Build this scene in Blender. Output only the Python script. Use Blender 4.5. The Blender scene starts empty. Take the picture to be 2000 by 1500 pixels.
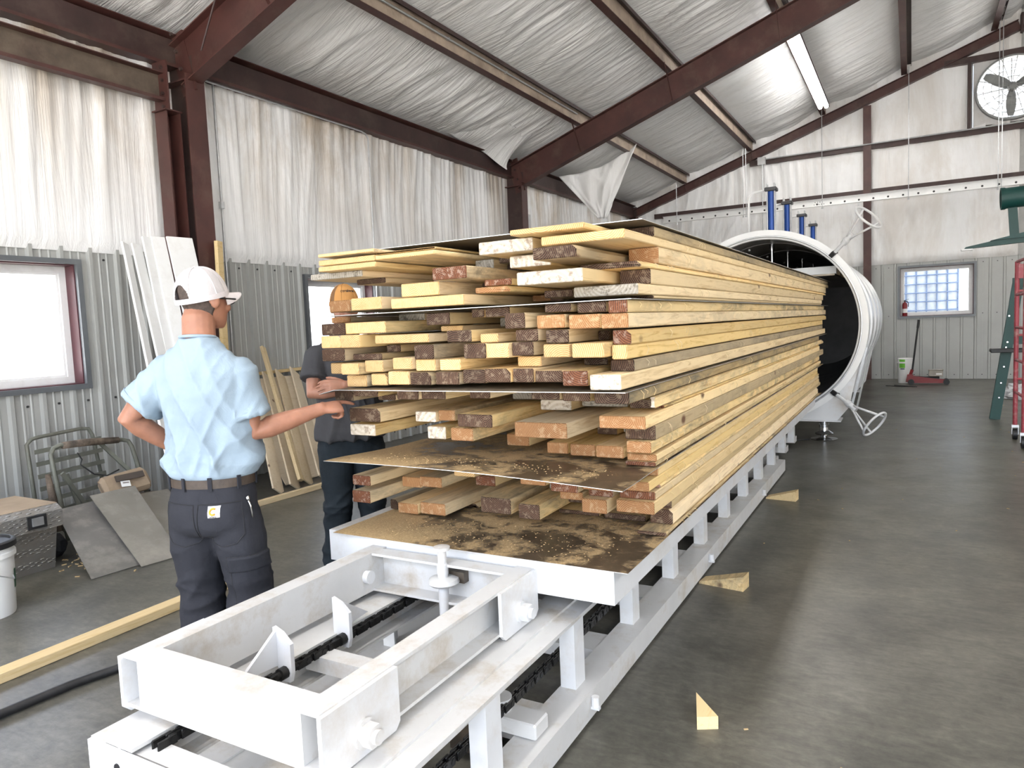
import bpy, bmesh, math, random
from mathutils import Vector, Matrix, noise
from mathutils.bvhtree import BVHTree
random.seed(11)
SC = bpy.context.scene
COL = SC.collection
# ---------------------------------------------------------------- camera
F = 1390.0; EYE = Vector((0, 0, 1.55))
_d = Vector((780, 147, -F)).normalized()
_n = Vector((-0.0426, 1, 113.8 / F)); _n = (_n - _d * _n.dot(_d)).normalized()
_x = _d.cross(_n)
cam_d = bpy.data.cameras.new('camera'); cam = bpy.data.objects.new('camera', cam_d); COL.objects.link(cam)
cam_d.sensor_width = 36; cam_d.lens = 36 * F / 2000; cam_d.clip_start = .02; cam_d.clip_end = 300
RW = Matrix((_x, _d, _n))
M4 = RW.to_4x4(); M4.translation = EYE
cam.matrix_world = M4
SC.camera = cam
# ---------------------------------------------------------------- world / light / exposure
w = bpy.data.worlds.new('sky'); SC.world = w; w.use_nodes = True
nt = w.node_tree; bg = nt.nodes['Background']
sky = nt.nodes.new('ShaderNodeTexSky'); sky.sky_type = 'NISHITA'; sky.sun_disc = False
sky.sun_elevation = math.radians(58); sky.sun_rotation = math.radians(200); sky.air_density = 1.0; sky.dust_density = 3.0; sky.ozone_density = 1.0
mixw = nt.nodes.new('ShaderNodeMixRGB'); mixw.blend_type = 'MIX'; mixw.inputs[0].default_value = .55
mixw.inputs[2].default_value = (4.6, 4.8, 5.2, 1)
nt.links.new(sky.outputs[0], mixw.inputs[1]); nt.links.new(mixw.outputs[0], bg.inputs[0])
bg.inputs[1].default_value = .66
def portal(name, loc, rot, sx, sy):
    l = bpy.data.lights.new(name, 'AREA'); l.shape = 'RECTANGLE'; l.size = sx; l.size_y = sy
    l.cycles.is_portal = True
    o = bpy.data.objects.new(name, l); COL.objects.link(o); o.location = loc; o.rotation_euler = rot
portal('door_portal', (2.0, -2.25, 2.3), (math.radians(90), 0, 0), 14.6, 4.4)
sun_d = bpy.data.lights.new('sun', 'SUN'); sun_d.energy = 16.0; sun_d.angle = math.radians(3); sun_d.color = (1, .96, .9)
sun = bpy.data.objects.new('sun', sun_d); COL.objects.link(sun); sun.rotation_euler = (math.radians(10), math.radians(14), 0)
SC.view_settings.view_transform = 'Standard'; SC.view_settings.look = 'None'
SC.view_settings.gamma = 1; SC.view_settings.use_curve_mapping = False
SC.view_settings.exposure = 0.98
# ---------------------------------------------------------------- helpers
ORG = {}
def setp(o, label=None, cat=None, group=None, kind=None):
    if label: o['label'] = label
    if cat: o['category'] = cat
    if group: o['group'] = group
    if kind: o['kind'] = kind
    return o
def thing(name, loc, label, cat, group=None, kind=None):
    o = bpy.data.objects.new(name, None); COL.objects.link(o); o.location = loc
    o.empty_display_size = .1
    ORG[o.name] = Vector(loc)
    return setp(o, label, cat, group, kind)
def frame_of(d, ref=Vector((0, 0, 1))):
    d = Vector(d).normalized()
    if abs(d.dot(ref)) > .98: ref = Vector((1, 0, 0)) if abs(d.x) < .9 else Vector((0, 1, 0))
    u = ref.cross(d).normalized(); v = d.cross(u)
    return u, v, d
class MB:
    def __init__(s): s.v = []; s.f = []; s.m = []; s.mi = 0
    def add(s, vs, fs):
        b = len(s.v); s.v += [Vector(p) for p in vs]
        for f in fs: s.f.append([b + i for i in f]); s.m.append(s.mi)
        return s
    def box(s, a, b):
        x0, y0, z0 = a; x1, y1, z1 = b
        return s.add([(x0,y0,z0),(x1,y0,z0),(x1,y1,z0),(x0,y1,z0),(x0,y0,z1),(x1,y0,z1),(x1,y1,z1),(x0,y1,z1)],
                     [(0,3,2,1),(4,5,6,7),(0,1,5,4),(1,2,6,5),(2,3,7,6),(3,0,4,7)])
    def cbox(s, a, b, c):
        """box with chamfered edges"""
        x0, y0, z0 = a; x1, y1, z1 = b
        c = min(c, (x1-x0)*.4, (y1-y0)*.4, (z1-z0)*.4)
        def ring(y, i):
            return [(x0+c+i,y,z0+i),(x1-c-i,y,z0+i),(x1-i,y,z0+c+i),(x1-i,y,z1-c-i),(x1-c-i,y,z1-i),(x0+c+i,y,z1-i),(x0+i,y,z1-c-i),(x0+i,y,z0+c+i)]
        R = [ring(y0, c*.7), ring(y0+c, 0), ring(y1-c, 0), ring(y1, c*.7)]
        vs = [p for r in R for p in r]; fs = [list(range(7,-1,-1))]
        fs = [[7,6,5,4,3,2,1,0][::-1]]
        for k in range(3):
            for i in range(8):
                j = (i+1) % 8; fs.append((k*8+i, k*8+j, (k+1)*8+j, (k+1)*8+i))
        fs.append(list(range(24, 32))[::-1])
        return s.add(vs, fs)
    def obox(s, c, size, R=None, chamfer=0):
        m = MB(); h = Vector(size) / 2
        (m.cbox(-h, h, chamfer) if chamfer else m.box(-h, h))
        R = R or Matrix.Identity(3)
        return s.add([Vector(c) + R @ p for p in m.v], m.f)
    def beam(s, p0, p1, w, h, up=Vector((0,0,1)), chamfer=0):
        p0 = Vector(p0); p1 = Vector(p1); d = p1 - p0
        u, v, dn = frame_of(d, Vector(up))
        R = Matrix((u, dn, v)).transposed()
        return s.obox((p0+p1)/2, (w, d.length, h), R, chamfer)
    def cyl(s, p0, p1, r, n=12, r1=None, cap=True):
        p0 = Vector(p0); p1 = Vector(p1); u, v, d = frame_of(p1-p0); r1 = r if r1 is None else r1
        vs = [p0 + r*(math.cos(2*math.pi*i/n)*u + math.sin(2*math.pi*i/n)*v) for i in range(n)] + \
             [p1 + r1*(math.cos(2*math.pi*i/n)*u + math.sin(2*math.pi*i/n)*v) for i in range(n)]
        fs = [(i, (i+1)%n, n+(i+1)%n, n+i) for i in range(n)]
        if cap: fs += [list(range(n))[::-1], list(range(n, 2*n))]
        return s.add(vs, fs)
    def tube(s, pts, r, n=8, closed=False):
        pts = [Vector(p) for p in pts]; N = len(pts); vs = []; fs = []; u = None
        for i, p in enumerate(pts):
            a = pts[i-1] if (i or closed) else p; b = pts[(i+1) % N] if (i < N-1 or closed) else p
            d = (b - a).normalized()
            if u is None: u, v, _ = frame_of(d)
            u = (u - d*u.dot(d)).normalized(); v = d.cross(u)
            rr = r[i] if isinstance(r, (list, tuple)) else r
            vs += [p + rr*(math.cos(2*math.pi*k/n)*u + math.sin(2*math.pi*k/n)*v) for k in range(n)]
        for i in range(N if closed else N-1):
            a = i*n; b = ((i+1) % N)*n
            for k in range(n): fs.append((a+k, a+(k+1)%n, b+(k+1)%n, b+k))
        if not closed: fs += [list(range(n))[::-1], list(range((N-1)*n, N*n))]
        return s.add(vs, fs)
    def lathe(s, prof, p0, axis=(0,0,1), n=24):
        """prof: (radius, height) list from bottom up, solid of revolution"""
        u, v, d = frame_of(Vector(axis)); p0 = Vector(p0); vs = []; fs = []
        for r, h in prof:
            vs += [p0 + d*h + max(r, 1e-4)*(math.cos(2*math.pi*i/n)*u + math.sin(2*math.pi*i/n)*v) for i in range(n)]
        for k in range(len(prof)-1):
            for i in range(n): fs.append((k*n+i, k*n+(i+1)%n, (k+1)*n+(i+1)%n, (k+1)*n+i))
        return s.add(vs, fs)
    def prism(s, poly, axis, a, b):
        """poly of 2D points; axis 0/1/2 the extrusion axis"""
        def P(q, t):
            q = list(q); q.insert(axis, t); return q
        n = len(poly)
        vs = [P(q, a) for q in poly] + [P(q, b) for q in poly]
        fs = [list(range(n))[::-1], list(range(n, 2*n))] + [(i, (i+1)%n, n+(i+1)%n, n+i) for i in range(n)]
        return s.add(vs, fs)
    def xsec(s, rects, p0, p1, up=Vector((0,0,1))):
        """several rectangles (u0,u1,v0,v1) of a section swept from p0 to p1; u to the side, v up"""
        p0 = Vector(p0); p1 = Vector(p1); u, v, d = frame_of(p1-p0, Vector(up))
        for (a, b, c, e) in rects:
            vs = []
            for p in (p0, p1):
                vs += [p+u*a+v*c, p+u*b+v*c, p+u*b+v*e, p+u*a+v*e]
            s.add(vs, [(3,2,1,0),(4,5,6,7),(0,1,5,4),(1,2,6,5),(2,3,7,6),(3,0,4,7)])
        return s
    def build(s, name, mats, parent=None, smooth=False, org=None, recalc=True, kind=None, label=None):
        if parent is not None: o0 = ORG[parent.name]
        elif org is not None: o0 = Vector(org)
        else:
            lo = [min(p[i] for p in s.v) for i in range(3)]; hi = [max(p[i] for p in s.v) for i in range(3)]
            o0 = Vector(((lo[0]+hi[0])/2, (lo[1]+hi[1])/2, lo[2]))
        me = bpy.data.meshes.new(name)
        me.from_pydata([tuple(p - o0) for p in s.v], [], s.f)
        if not isinstance(mats, (list, tuple)): mats = [mats]
        for m in mats: me.materials.append(m)
        if len(mats) > 1: me.polygons.foreach_set('material_index', s.m)
        if recalc:
            bm = bmesh.new(); bm.from_mesh(me); bmesh.ops.recalc_face_normals(bm, faces=bm.faces); bm.to_mesh(me); bm.free()
        if smooth: me.polygons.foreach_set('use_smooth', [True]*len(me.polygons))
        me.update()
        if smooth == 'auto':
            try: me.set_sharp_from_angle(angle=math.radians(40))
            except Exception: pass
        o = bpy.data.objects.new(name, me); COL.objects.link(o)
        if parent is not None: o.parent = parent
        else: o.location = o0
        ORG[o.name] = o0
        if kind: o['kind'] = kind
        if label: o['label'] = label
        return o
def one(mb, name, mats, label, cat, group=None, smooth=False, kind=None):
    o = mb.build(name, mats, smooth=smooth); return setp(o, label, cat, group, kind)
def struct(mb, name, mats, smooth=False):
    o = mb.build(name, mats, smooth=smooth, org=(0,0,0)); o['kind'] = 'structure'; return o
def copy_tree(o, loc, label=None, rotz=None):
    c = o.copy(); COL.objects.link(c); c.location = loc; ORG[c.name] = Vector(loc)
    if rotz is not None: c.rotation_euler = (0, 0, rotz)
    if label: c['label'] = label
    for ch in list(o.children):
        k = ch.copy(); COL.objects.link(k); k.parent = c
        for g in list(ch.children):
            q = g.copy(); COL.objects.link(q); q.parent = k
    return c
# ---------------------------------------------------------------- materials
MAT = {}
class NT:
    def __init__(s, name):
        s.m = bpy.data.materials.new(name); s.m.use_nodes = True; s.t = s.m.node_tree
        s.b = s.t.nodes['Principled BSDF']; MAT[name] = s.m
    def n(s, typ, **kw):
        x = s.t.nodes.new('ShaderNode' + typ)
        for k, v in kw.items():
            if k.startswith('i_'):
                key = k[2:]; key = int(key) if key.isdigit() else key.replace('_', ' ')
                x.inputs[key].default_value = v
            else: setattr(x, k, v)
        return x
    def l(s, a, b): s.t.links.new(a, b)
    def coord(s, scale=(1,1,1), rnd=False, kind='Object'):
        tc = s.n('TexCoord'); mp = s.n('Mapping'); mp.inputs['Scale'].default_value = scale
        if rnd:
            oi = s.n('ObjectInfo'); mu = s.n('VectorMath', operation='SCALE'); mu.inputs[0].default_value = (37, 53, 71)
            s.l(oi.outputs['Random'], mu.inputs['Scale']); ad = s.n('VectorMath', operation='ADD')
            s.l(tc.outputs[kind], ad.inputs[0]); s.l(mu.outputs[0], ad.inputs[1]); s.l(ad.outputs[0], mp.inputs[0])
        else: s.l(tc.outputs[kind], mp.inputs[0])
        return mp.outputs[0]
    def noise(s, vec, scale, detail=4, rough=.6, dist=0):
        x = s.n('TexNoise'); x.inputs['Scale'].default_value = scale; x.inputs['Detail'].default_value = detail
        x.inputs['Roughness'].default_value = rough; x.inputs['Distortion'].default_value = dist
        s.l(vec, x.inputs['Vector']); return x.outputs['Fac']
    def ramp(s, fac, stops):
        r = s.n('ValToRGB'); e = r.color_ramp.elements
        while len(e) > 1: e.remove(e[0])
        e[0].position = stops[0][0]; e[0].color = tuple(stops[0][1]) + (1,) if len(stops[0][1]) == 3 else stops[0][1]
        for p, c in stops[1:]:
            q = e.new(p); q.color = tuple(c) + (1,) if len(c) == 3 else c
        s.l(fac, r.inputs[0]); return r.outputs[0]
    def mix(s, fac, a, b, typ='MIX'):
        x = s.n('MixRGB', blend_type=typ)
        for sock, val in ((x.inputs[0], fac), (x.inputs[1], a), (x.inputs[2], b)):
            if isinstance(val, (int, float)): sock.default_value = val
            elif isinstance(val, tuple): sock.default_value = val + (1,) if len(val) == 3 else val
            else: s.l(val, sock)
        return x.outputs[0]
    def math(s, op, a, b=0.0):
        x = s.n('Math', operation=op)
        for i, val in enumerate((a, b)):
            if isinstance(val, (int, float)): x.inputs[i].default_value = val
            else: s.l(val, x.inputs[i])
        return x.outputs[0]
    def bump(s, h, strength=.3, dist=.01, prev=None):
        x = s.n('Bump'); x.inputs['Strength'].default_value = strength; x.inputs['Distance'].default_value = dist
        s.l(h, x.inputs['Height']); 
        if prev is not None: s.l(prev, x.inputs['Normal'])
        return x.outputs[0]
    def out(s, col=None, rough=None, metal=None, nrm=None, spec=None):
        for key, val in (('Base Color', col), ('Roughness', rough), ('Metallic', metal), ('Specular IOR Level', spec)):
            if val is None: continue
            k = s.b.inputs[key]
            if isinstance(val, (int, float)): k.default_value = val
            elif isinstance(val, tuple): k.default_value = val + (1,) if len(val) == 3 else val
            else: s.l(val, k)
        if nrm is not None: s.l(nrm, s.b.inputs['Normal'])
        return s.m
def plain(name, col, rough=.5, metal=0, var=.12, nscale=8, bump=0, dirt=None, dirt_amt=.3, dscale=3, spec=.5):
    t = NT(name); v = t.coord()
    nz = t.noise(v, nscale, 5)
    c2 = tuple(min(1, x*(1+var)) for x in col); c1 = tuple(x*(1-var) for x in col)
    c = t.ramp(nz, [(.3, c1), (.7, c2)])
    if dirt:
        dn = t.noise(v, dscale, 8, .7)
        f = t.ramp(dn, [(.5, (0,0,0)), (.72, (dirt_amt,)*3)])
        c = t.mix(f, c, dirt)
    n = t.bump(t.noise(v, nscale*6, 3), bump, .004) if bump else None
    return t.out(c, rough, metal, n, spec)
def emit(name, col, st):
    t = NT(name); t.b.inputs['Emission Color'].default_value = col + (1,); t.b.inputs['Emission Strength'].default_value = st
    return t.out(col, .5)

steel = plain('red_oxide_steel', (.064, .023, .019), .5, 0, .25, 3, .05, (.16,.12,.09), .35, 2.2)
steel_dark = plain('dark_oxide_steel', (.040, .020, .018), .55, 0, .3, 3, .05, (.12,.09,.07), .4, 2)
steel_dusty = plain('dusty_steel', (.10, .075, .055), .7, 0, .4, 5, .1, (.045,.025,.02), .8, 3)
purlin_tan = plain('dusty_tan_steel', (.40, .32, .25), .6, 0, .2, 4, .05, (.1,.07,.05), .5, 3)
white_paint = plain('white_enamel', (.66, .665, .67), .32, 0, .03, 5, .02, (.42,.33,.22), .5, 2.6)
white_dusty = plain('white_enamel_dusty', (.58, .575, .56), .45, 0, .06, 5, .03, (.36,.29,.2), .75, 5)
white_plain = plain('white_plastic', (.80, .80, .79), .4, 0, .02, 4)
trim_white = plain('white_trim_board', (.78, .785, .78), .45, 0, .03, 3, .02, (.6,.58,.55), .5, 6)
galv = plain('galvanised_steel', (.55, .56, .57), .38, .8, .1, 20)
panel_grey = plain('grey_wall_panel', (.345, .35, .335), .42, .15, .05, 2, .0, (.30,.29,.26), .4, 1.5)
trim_grey = plain('grey_window_trim', (.13, .14, .15), .4, .3, .1, 6)
black = plain('black_rubber', (.012, .012, .013), .5, 0, .3, 20, .05)
grease = plain('greasy_chain_steel', (.018, .017, .016), .38, .5, .4, 30, .1)
oily = plain('oily_plate', (.10, .08, .06), .35, .4, .4, 8)
blue_cyl = plain('blue_anodised', (.012, .065, .30), .35, .2, .05, 5)
chrome = plain('chrome', (.6, .6, .6), .15, 1, .05, 10)
dark_metal = plain('dark_metal', (.06, .06, .062), .4, .7, .2, 10)
kiln_in = plain('kiln_lining', (.22, .22, .225), .45, .3, .2, 2, .02)
kiln_sh = plain('kiln_shell', (.66, .67, .68), .28, .55, .05, 2)
red_paint = plain('red_paint', (.20, .010, .014), .4, 0, .12, 5, .02, (.18,.06,.05), .5, 6)
pink_red = plain('faded_red_paint', (.31, .045, .062), .45, 0, .12, 6, .03, (.5,.36,.32), .7, 9)
green_mach = plain('dark_green_enamel', (.004, .050, .044), .5, 0, .1, 4)
olive = plain('olive_steel', (.14, .145, .12), .55, .2, .2, 8, .05, (.1,.08,.06), .5, 5)
camo = plain('camouflage_fabric', (.13, .10, .075), .85, 0, .6, 14, .2, (.03,.025,.02), .9, 9)
tan_cloth = plain('dusty_tan_cushion', (.30, .225, .155), .9, 0, .15, 9, .2, (.2,.15,.1), .5, 5)
sheet_old = plain('dull_metal_sheet', (.26, .245, .215), .5, .35, .15, 2.5, .05, (.42,.39,.34), .6, 4)
sheet_dark = plain('scuffed_metal_sheet', (.19, .18, .165), .5, .35, .2, 2.5, .05, (.36,.34,.3), .6, 5)
jamb_red = plain('maroon_jamb', (.075, .021, .028), .4, 0, .1, 4)
vinyl = plain('white_vinyl_frame', (.72, .72, .72), .35, 0, .03, 5, 0, (.5,.48,.45), .4, 8)
cardboard = plain('grey_battery_case', (.34, .31, .27), .6, 0, .1, 6)
lens_w = emit('fluorescent_lens', (1.0, .98, .95), 22.0)
# concrete
t = NT('polished_concrete'); v = t.coord(kind='Object')
a = t.noise(v, .35, 5, .6, .2); b = t.noise(v, 2.2, 10, .72, .3); c = t.noise(v, 30, 5, .65); d_ = t.noise(t.coord((1, 3, 1)), 9, 8, .75, .6)
col = t.ramp(a, [(.3, (.078,.075,.064)), (.7, (.118,.113,.096))])
col = t.mix(.85, col, t.ramp(b, [(.30, (.25,.25,.25)), (.70, (.74,.73,.70))]), 'OVERLAY')
col = t.mix(.8, col, t.ramp(d_, [(.30, (.32,.32,.32)), (.70, (.68,.68,.67))]), 'OVERLAY')
col = t.mix(.5, col, t.ramp(c, [(.3, (.35,.35,.35)), (.7, (.65,.65,.65))]), 'OVERLAY')
rg = t.ramp(t.noise(v, 1.3, 6, .65), [(.3, (.30,.30,.30)), (.7, (.40,.40,.40))])
concrete = t.out(col, rg, 0, t.bump(t.noise(v, 7, 5, .6, .5), .06, .01), .3)
# insulation facing
def insul(name, stain, axis, grain, bs=1.0):
    t = NT(name); v = t.coord()
    base = t.ramp(t.noise(v, 1.1, 5), [(.3, (.80,.80,.80)), (.7, (.88,.88,.88))])
    st = t.coord((1.2, 1.2, .35)); dn = t.noise(st, .9, 8, .68, .6)
    f = t.ramp(dn, [(.42, (0,0,0)), (.64, (stain,)*3)])
    if axis is not None:
        tc = t.n('TexCoord'); sp = t.n('SeparateXYZ'); t.l(tc.outputs['Object'], sp.inputs[0])
        k = t.n('MapRange'); k.inputs['From Min'].default_value = axis[0]; k.inputs['From Max'].default_value = axis[1]; t.l(sp.outputs[2], k.inputs[0])
        f = t.math('MULTIPLY', f, k.outputs[0])
    col = t.mix(f, base, (.42,.33,.23))
    wr = t.coord(grain); n1 = t.noise(wr, 1.0, 5, .62, .7); n2 = t.noise(t.coord(tuple(g*3.1 for g in grain)), 1.0, 3, .6, .4)
    return t.out(col, .34, 0, t.bump(n2, .6*bs, .010, t.bump(n1, .9*bs, .045)), .5)
ins_wall = insul('insulation_facing_wall', .95, (2.3, 4.2), (7, 7, .35), .5)
ins_roof = insul('insulation_facing_roof', .12, None, (.45, 7.5, .45))
ins_gable = insul('insulation_facing_gable', .35, None, (7, 7, .35), .5)
# wood
def wood_body(name, c1, c2, mould=.5, dusty=.25):
    t = NT(name); v = t.coord((9, .55, 9), rnd=True); v2 = t.coord((1,1,1), rnd=True)
    g = t.noise(v, 4.5, 6, .65, 1.2)
    col = t.ramp(g, [(.28, c1), (.48, c2), (.62, c2), (.75, c1)])
    oi = t.n('ObjectInfo')
    hv = t.n('HueSaturation'); t.l(col, hv.inputs['Color'])
    t.l(t.math('ADD', t.math('MULTIPLY', oi.outputs['Random'], .42), .76), hv.inputs['Value'])
    r2 = t.math('FRACT', t.math('MULTIPLY', oi.outputs['Random'], 17.3))
    t.l(t.math('ADD', t.math('MULTIPLY', r2, .35), .80), hv.inputs['Saturation'])
    col = hv.outputs[0]
    # knots
    vo = t.n('TexVoronoi'); vo.inputs['Scale'].default_value = 1.0; t.l(t.coord((3.2, 1.9, 3.2), rnd=True), vo.inputs['Vector'])
    kf = t.ramp(vo.outputs['Distance'], [(.045, (.9,.9,.9)), (.085, (0,0,0))])
    col = t.mix(kf, col, (.10,.035,.015))
    # grey mould bloom
    mn = t.noise(t.coord((5.5, 1.5, 5.5), rnd=True), 2.6, 10, .72, .6)
    r3 = t.math('FRACT', t.math('MULTIPLY', oi.outputs['Random'], 7.77))
    big = t.noise(t.coord((1, .8, 1), rnd=True), 1.1, 3)
    thr = t.math('MULTIPLY', t.math('MULTIPLY', t.ramp(r3, [(.35, (0,0,0)), (.75, (1,1,1))]), t.ramp(big, [(.38, (0,0,0)), (.55, (1,1,1))])), t.ramp(mn, [(.40, (0,0,0)), (.64, (1,1,1))]))
    col = t.mix(t.math('MULTIPLY', thr, mould), col, (.12,.11,.085))
    dn = t.noise(v2, 3.0, 8, .7)
    col = t.mix(t.ramp(dn, [(.5, (0,0,0)), (.7, (dusty,)*3)]), col, (.30,.245,.16))
    return t.out(col, .72, 0, t.bump(g, .25, .003), .3)
pine = wood_body('rough_sawn_pine', (.53,.335,.135), (.80,.60,.315), .8, .15)
pine_grey = wood_body('weathered_pine', (.33,.235,.125), (.54,.41,.235), .95, .4)
pine_clean = wood_body('clean_pine', (.60,.42,.20), (.74,.58,.34), 0, 0)
pine_pale = wood_body('pale_plywood', (.62,.48,.30), (.74,.62,.44), 0, 0)
def wood_end(name, dark, light, spot=None, spot_amt=.5, scale=55, contrast=(.3,.7)):
    t = NT(name)
    tc = t.n('TexCoord'); oi = t.n('ObjectInfo')
    ad = t.n('VectorMath', operation='ADD'); t.l(tc.outputs['Object'], ad.inputs[0])
    r2 = t.math('FRACT', t.math('MULTIPLY', oi.outputs['Random'], 13.1)); r3 = t.math('FRACT', t.math('MULTIPLY', oi.outputs['Random'], 29.7))
    cb = t.n('CombineXYZ'); t.l(t.math('MULTIPLY', t.math('SUBTRACT', r2, .5), .22), cb.inputs[0]); t.l(t.math('SUBTRACT', t.math('MULTIPLY', r3, .16), .10), cb.inputs[2])
    t.l(cb.outputs[0], ad.inputs[1])
    wv = t.n('TexWave', wave_type='RINGS', rings_direction='Y'); wv.inputs['Scale'].default_value = scale; wv.inputs['Distortion'].default_value = 2.5
    wv.inputs['Detail'].default_value = 3; wv.inputs['Detail Scale'].default_value = .6
    t.l(ad.outputs[0], wv.inputs['Vector'])
    col = t.ramp(wv.outputs['Fac'], [(contrast[0], dark), (contrast[1], light)])
    v = t.coord(rnd=True); nz = t.noise(v, 22, 6, .7)
    col = t.mix(.25, col, t.ramp(nz, [(.3, dark), (.7, light)]))
    if spot:
        sn = t.noise(v, 38, 6, .75); col = t.mix(t.ramp(sn, [(.52, (0,0,0)), (.6, (spot_amt,)*3)]), col, spot)
    hv = t.n('HueSaturation'); t.l(col, hv.inputs['Color']); t.l(t.math('ADD', t.math('MULTIPLY', oi.outputs['Random'], .4), .8), hv.inputs['Value'])
    return t.out(hv.outputs[0], .75, 0, t.bump(nz, .3, .004), .25)
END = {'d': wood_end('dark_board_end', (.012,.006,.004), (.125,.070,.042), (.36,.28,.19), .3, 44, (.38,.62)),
       'p': wood_end('pale_board_end', (.44,.25,.09), (.66,.47,.24), (.36,.2,.08), .3, 42, (.25,.6)),
       'o': wood_end('orange_board_end', (.19,.085,.033), (.36,.19,.083), (.50,.36,.21), .4, 46, (.3,.65)),
       'w': wood_end('painted_board_end', (.50,.425,.33), (.62,.55,.455), (.17,.115,.075), .6, 14),
       'r': wood_end('redbrown_board_end', (.065,.024,.013), (.21,.080,.036), (.42,.33,.26), .45, 40),
       'g': wood_end('grey_board_end', (.27,.24,.19), (.36,.33,.28), (.07,.055,.04), .7, 24)}
# sheets strewn with sawdust
t = NT('sawdust_covered_sheet'); v = t.coord()
big = t.noise(v, 1.5, 4, .55, .9); fine = t.noise(v, 14, 10, .8, .4); grain = t.noise(v, 150, 3, .7)
dark = t.ramp(fine, [(.3, (.035,.026,.018)), (.7, (.13,.095,.06))])
dust = t.ramp(grain, [(.3, (.36,.235,.10)), (.7, (.66,.47,.24))])
fac = t.math('ADD', t.math('MULTIPLY', big, .75), t.math('MULTIPLY', fine, .45))
f = t.ramp(fac, [(.535, (0,0,0)), (.60, (.8,.8,.8)), (.8, (1,1,1))])
sawdust = t.out(t.mix(f, dark, dust), t.ramp(f, [(0, (.28,.28,.28)), (.6, (.9,.9,.9))]), 0, t.bump(t.math('MULTIPLY', grain, f), .5, .004), .4)
t = NT('kiln_plate_metal'); v = t.coord(); nz = t.noise(v, 4, 8, .7, .3)
plate_metal = t.out(t.ramp(nz, [(.35, (.30,.26,.20)), (.55, (.20,.165,.12)), (.7, (.10,.08,.06))]), .38, .5, None)
plate_edge = plain('bright_sheet_edge', (.75,.75,.74), .3, .6, .05, 10)
glass = NT('window_glass'); glass.b.inputs['Transmission Weight'].default_value = 1; glass.b.inputs['IOR'].default_value = 1.03; glass = glass.out((1,1,1), .0)
# ================================================================= SETTING
W = -6.4; YG = 18.0; XR = 10.2; RX = 1.9; YF = -2.2
def zroof(x): return 4.58 + .346*(x+6.4) if x <= RX else 4.58 + .346*(RX+6.4) - .346*(x-RX)
m = MB(); m.box((W-.2, YF-.2, -.15), (XR+.2, YG+.2, 0)); floor = struct(m, 'floor', concrete)
m = MB(); m.box((-60, -70, -.3), (60, 70, -.16)); g = struct(m, 'ground', plain('pale_gravel', (.55,.53,.49), .9, 0, .1, 3))
def fbm(x, y, z=0.0): return noise.noise((x, y, z))
def ridge(n): return (1 - min(1, abs(n)*2.2))**2
def rects_minus(u0, u1, v0, v1, holes):
    us = sorted({u0, u1, *[h[0] for h in holes], *[h[1] for h in holes]}); us = [u for u in us if u0 <= u <= u1]
    out = []
    for a, b in zip(us, us[1:]):
        hs = sorted([(h[2], h[3]) for h in holes if h[0] <= a+1e-6 and h[1] >= b-1e-6]); c = v0
        for p, q in hs:
            if p > c: out.append((a, b, c, p))
            c = max(c, q)
        if c < v1: out.append((a, b, c, v1))
    return out
WIN_L = [(2.0, 3.65, 1.19, 2.255), (6.37, 7.62, 1.19, 2.24)]
WIN_G = [(-.23, 1.16, 1.375, 2.455)]
FAN = (1.10, 2.42, 5.26, 6.54)
# left wall shell
m = MB()
for a, b, c, d in rects_minus(YF-.2, YG+.2, 0, 4.62, WIN_L): m.box((W-.22, a, c), (W-.06, b, d))
wall_left = struct(m, 'wall_left', plain('wall_backing', (.5,.5,.48), .7))
# gable wall shell
m = MB()
xs = sorted({W-.22, RX, XR+.22, *WIN_G[0][:2], *FAN[:2]})
for a, b in zip(xs, xs[1:]):
    c = 0; hs = []
    for h in WIN_G + [FAN]:
        if h[0] <= a+1e-6 and h[1] >= b-1e-6: hs.append((h[2], h[3]))
    for p, q in sorted(hs): m.box((a, YG+.06, c), (b, YG+.22, p)); c = q
    m.prism([(a, c), (b, c), (b, zroof(b)+.12), (a, zroof(a)+.12)], 1, YG+.06, YG+.22)
wall_back = struct(m, 'wall_back', MAT['wall_backing'])
m = MB(); m.box((XR, YF-.2, 0), (XR+.2, YG+.2, 4.62)); wall_right = struct(m, 'wall_right', plain('far_side_wall', (.62,.62,.60), .6))
# front wall with a wide open door behind the camera
m = MB(); DOOR = (-5.2, 9.2, 0, 4.3)
for a, b in ((W-.22, DOOR[0]), (DOOR[0], RX), (RX, DOOR[1]), (DOOR[1], XR+.22)):
    c = DOOR[3] if DOOR[0] <= a < DOOR[1] else 0
    m.prism([(a, c), (b, c), (b, zroof(b)+.12), (a, zroof(a)+.12)], 1, YF-.2, YF)
wall_front = struct(m, 'wall_front', MAT['far_side_wall'])
# roof deck
m = MB()
for a, b in ((W-.4, RX), (RX, XR+.4)):
    m.prism([(a, zroof(a)+.10), (b, zroof(b)+.10), (b, zroof(b)+.24), (a, zroof(a)+.24)], 1, YF-.3, YG+.3)
roof = struct(m, 'ceiling', MAT['far_side_wall'])
PUR = [-4.88, -3.30, -1.70, -.10, 1.50]
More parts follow.
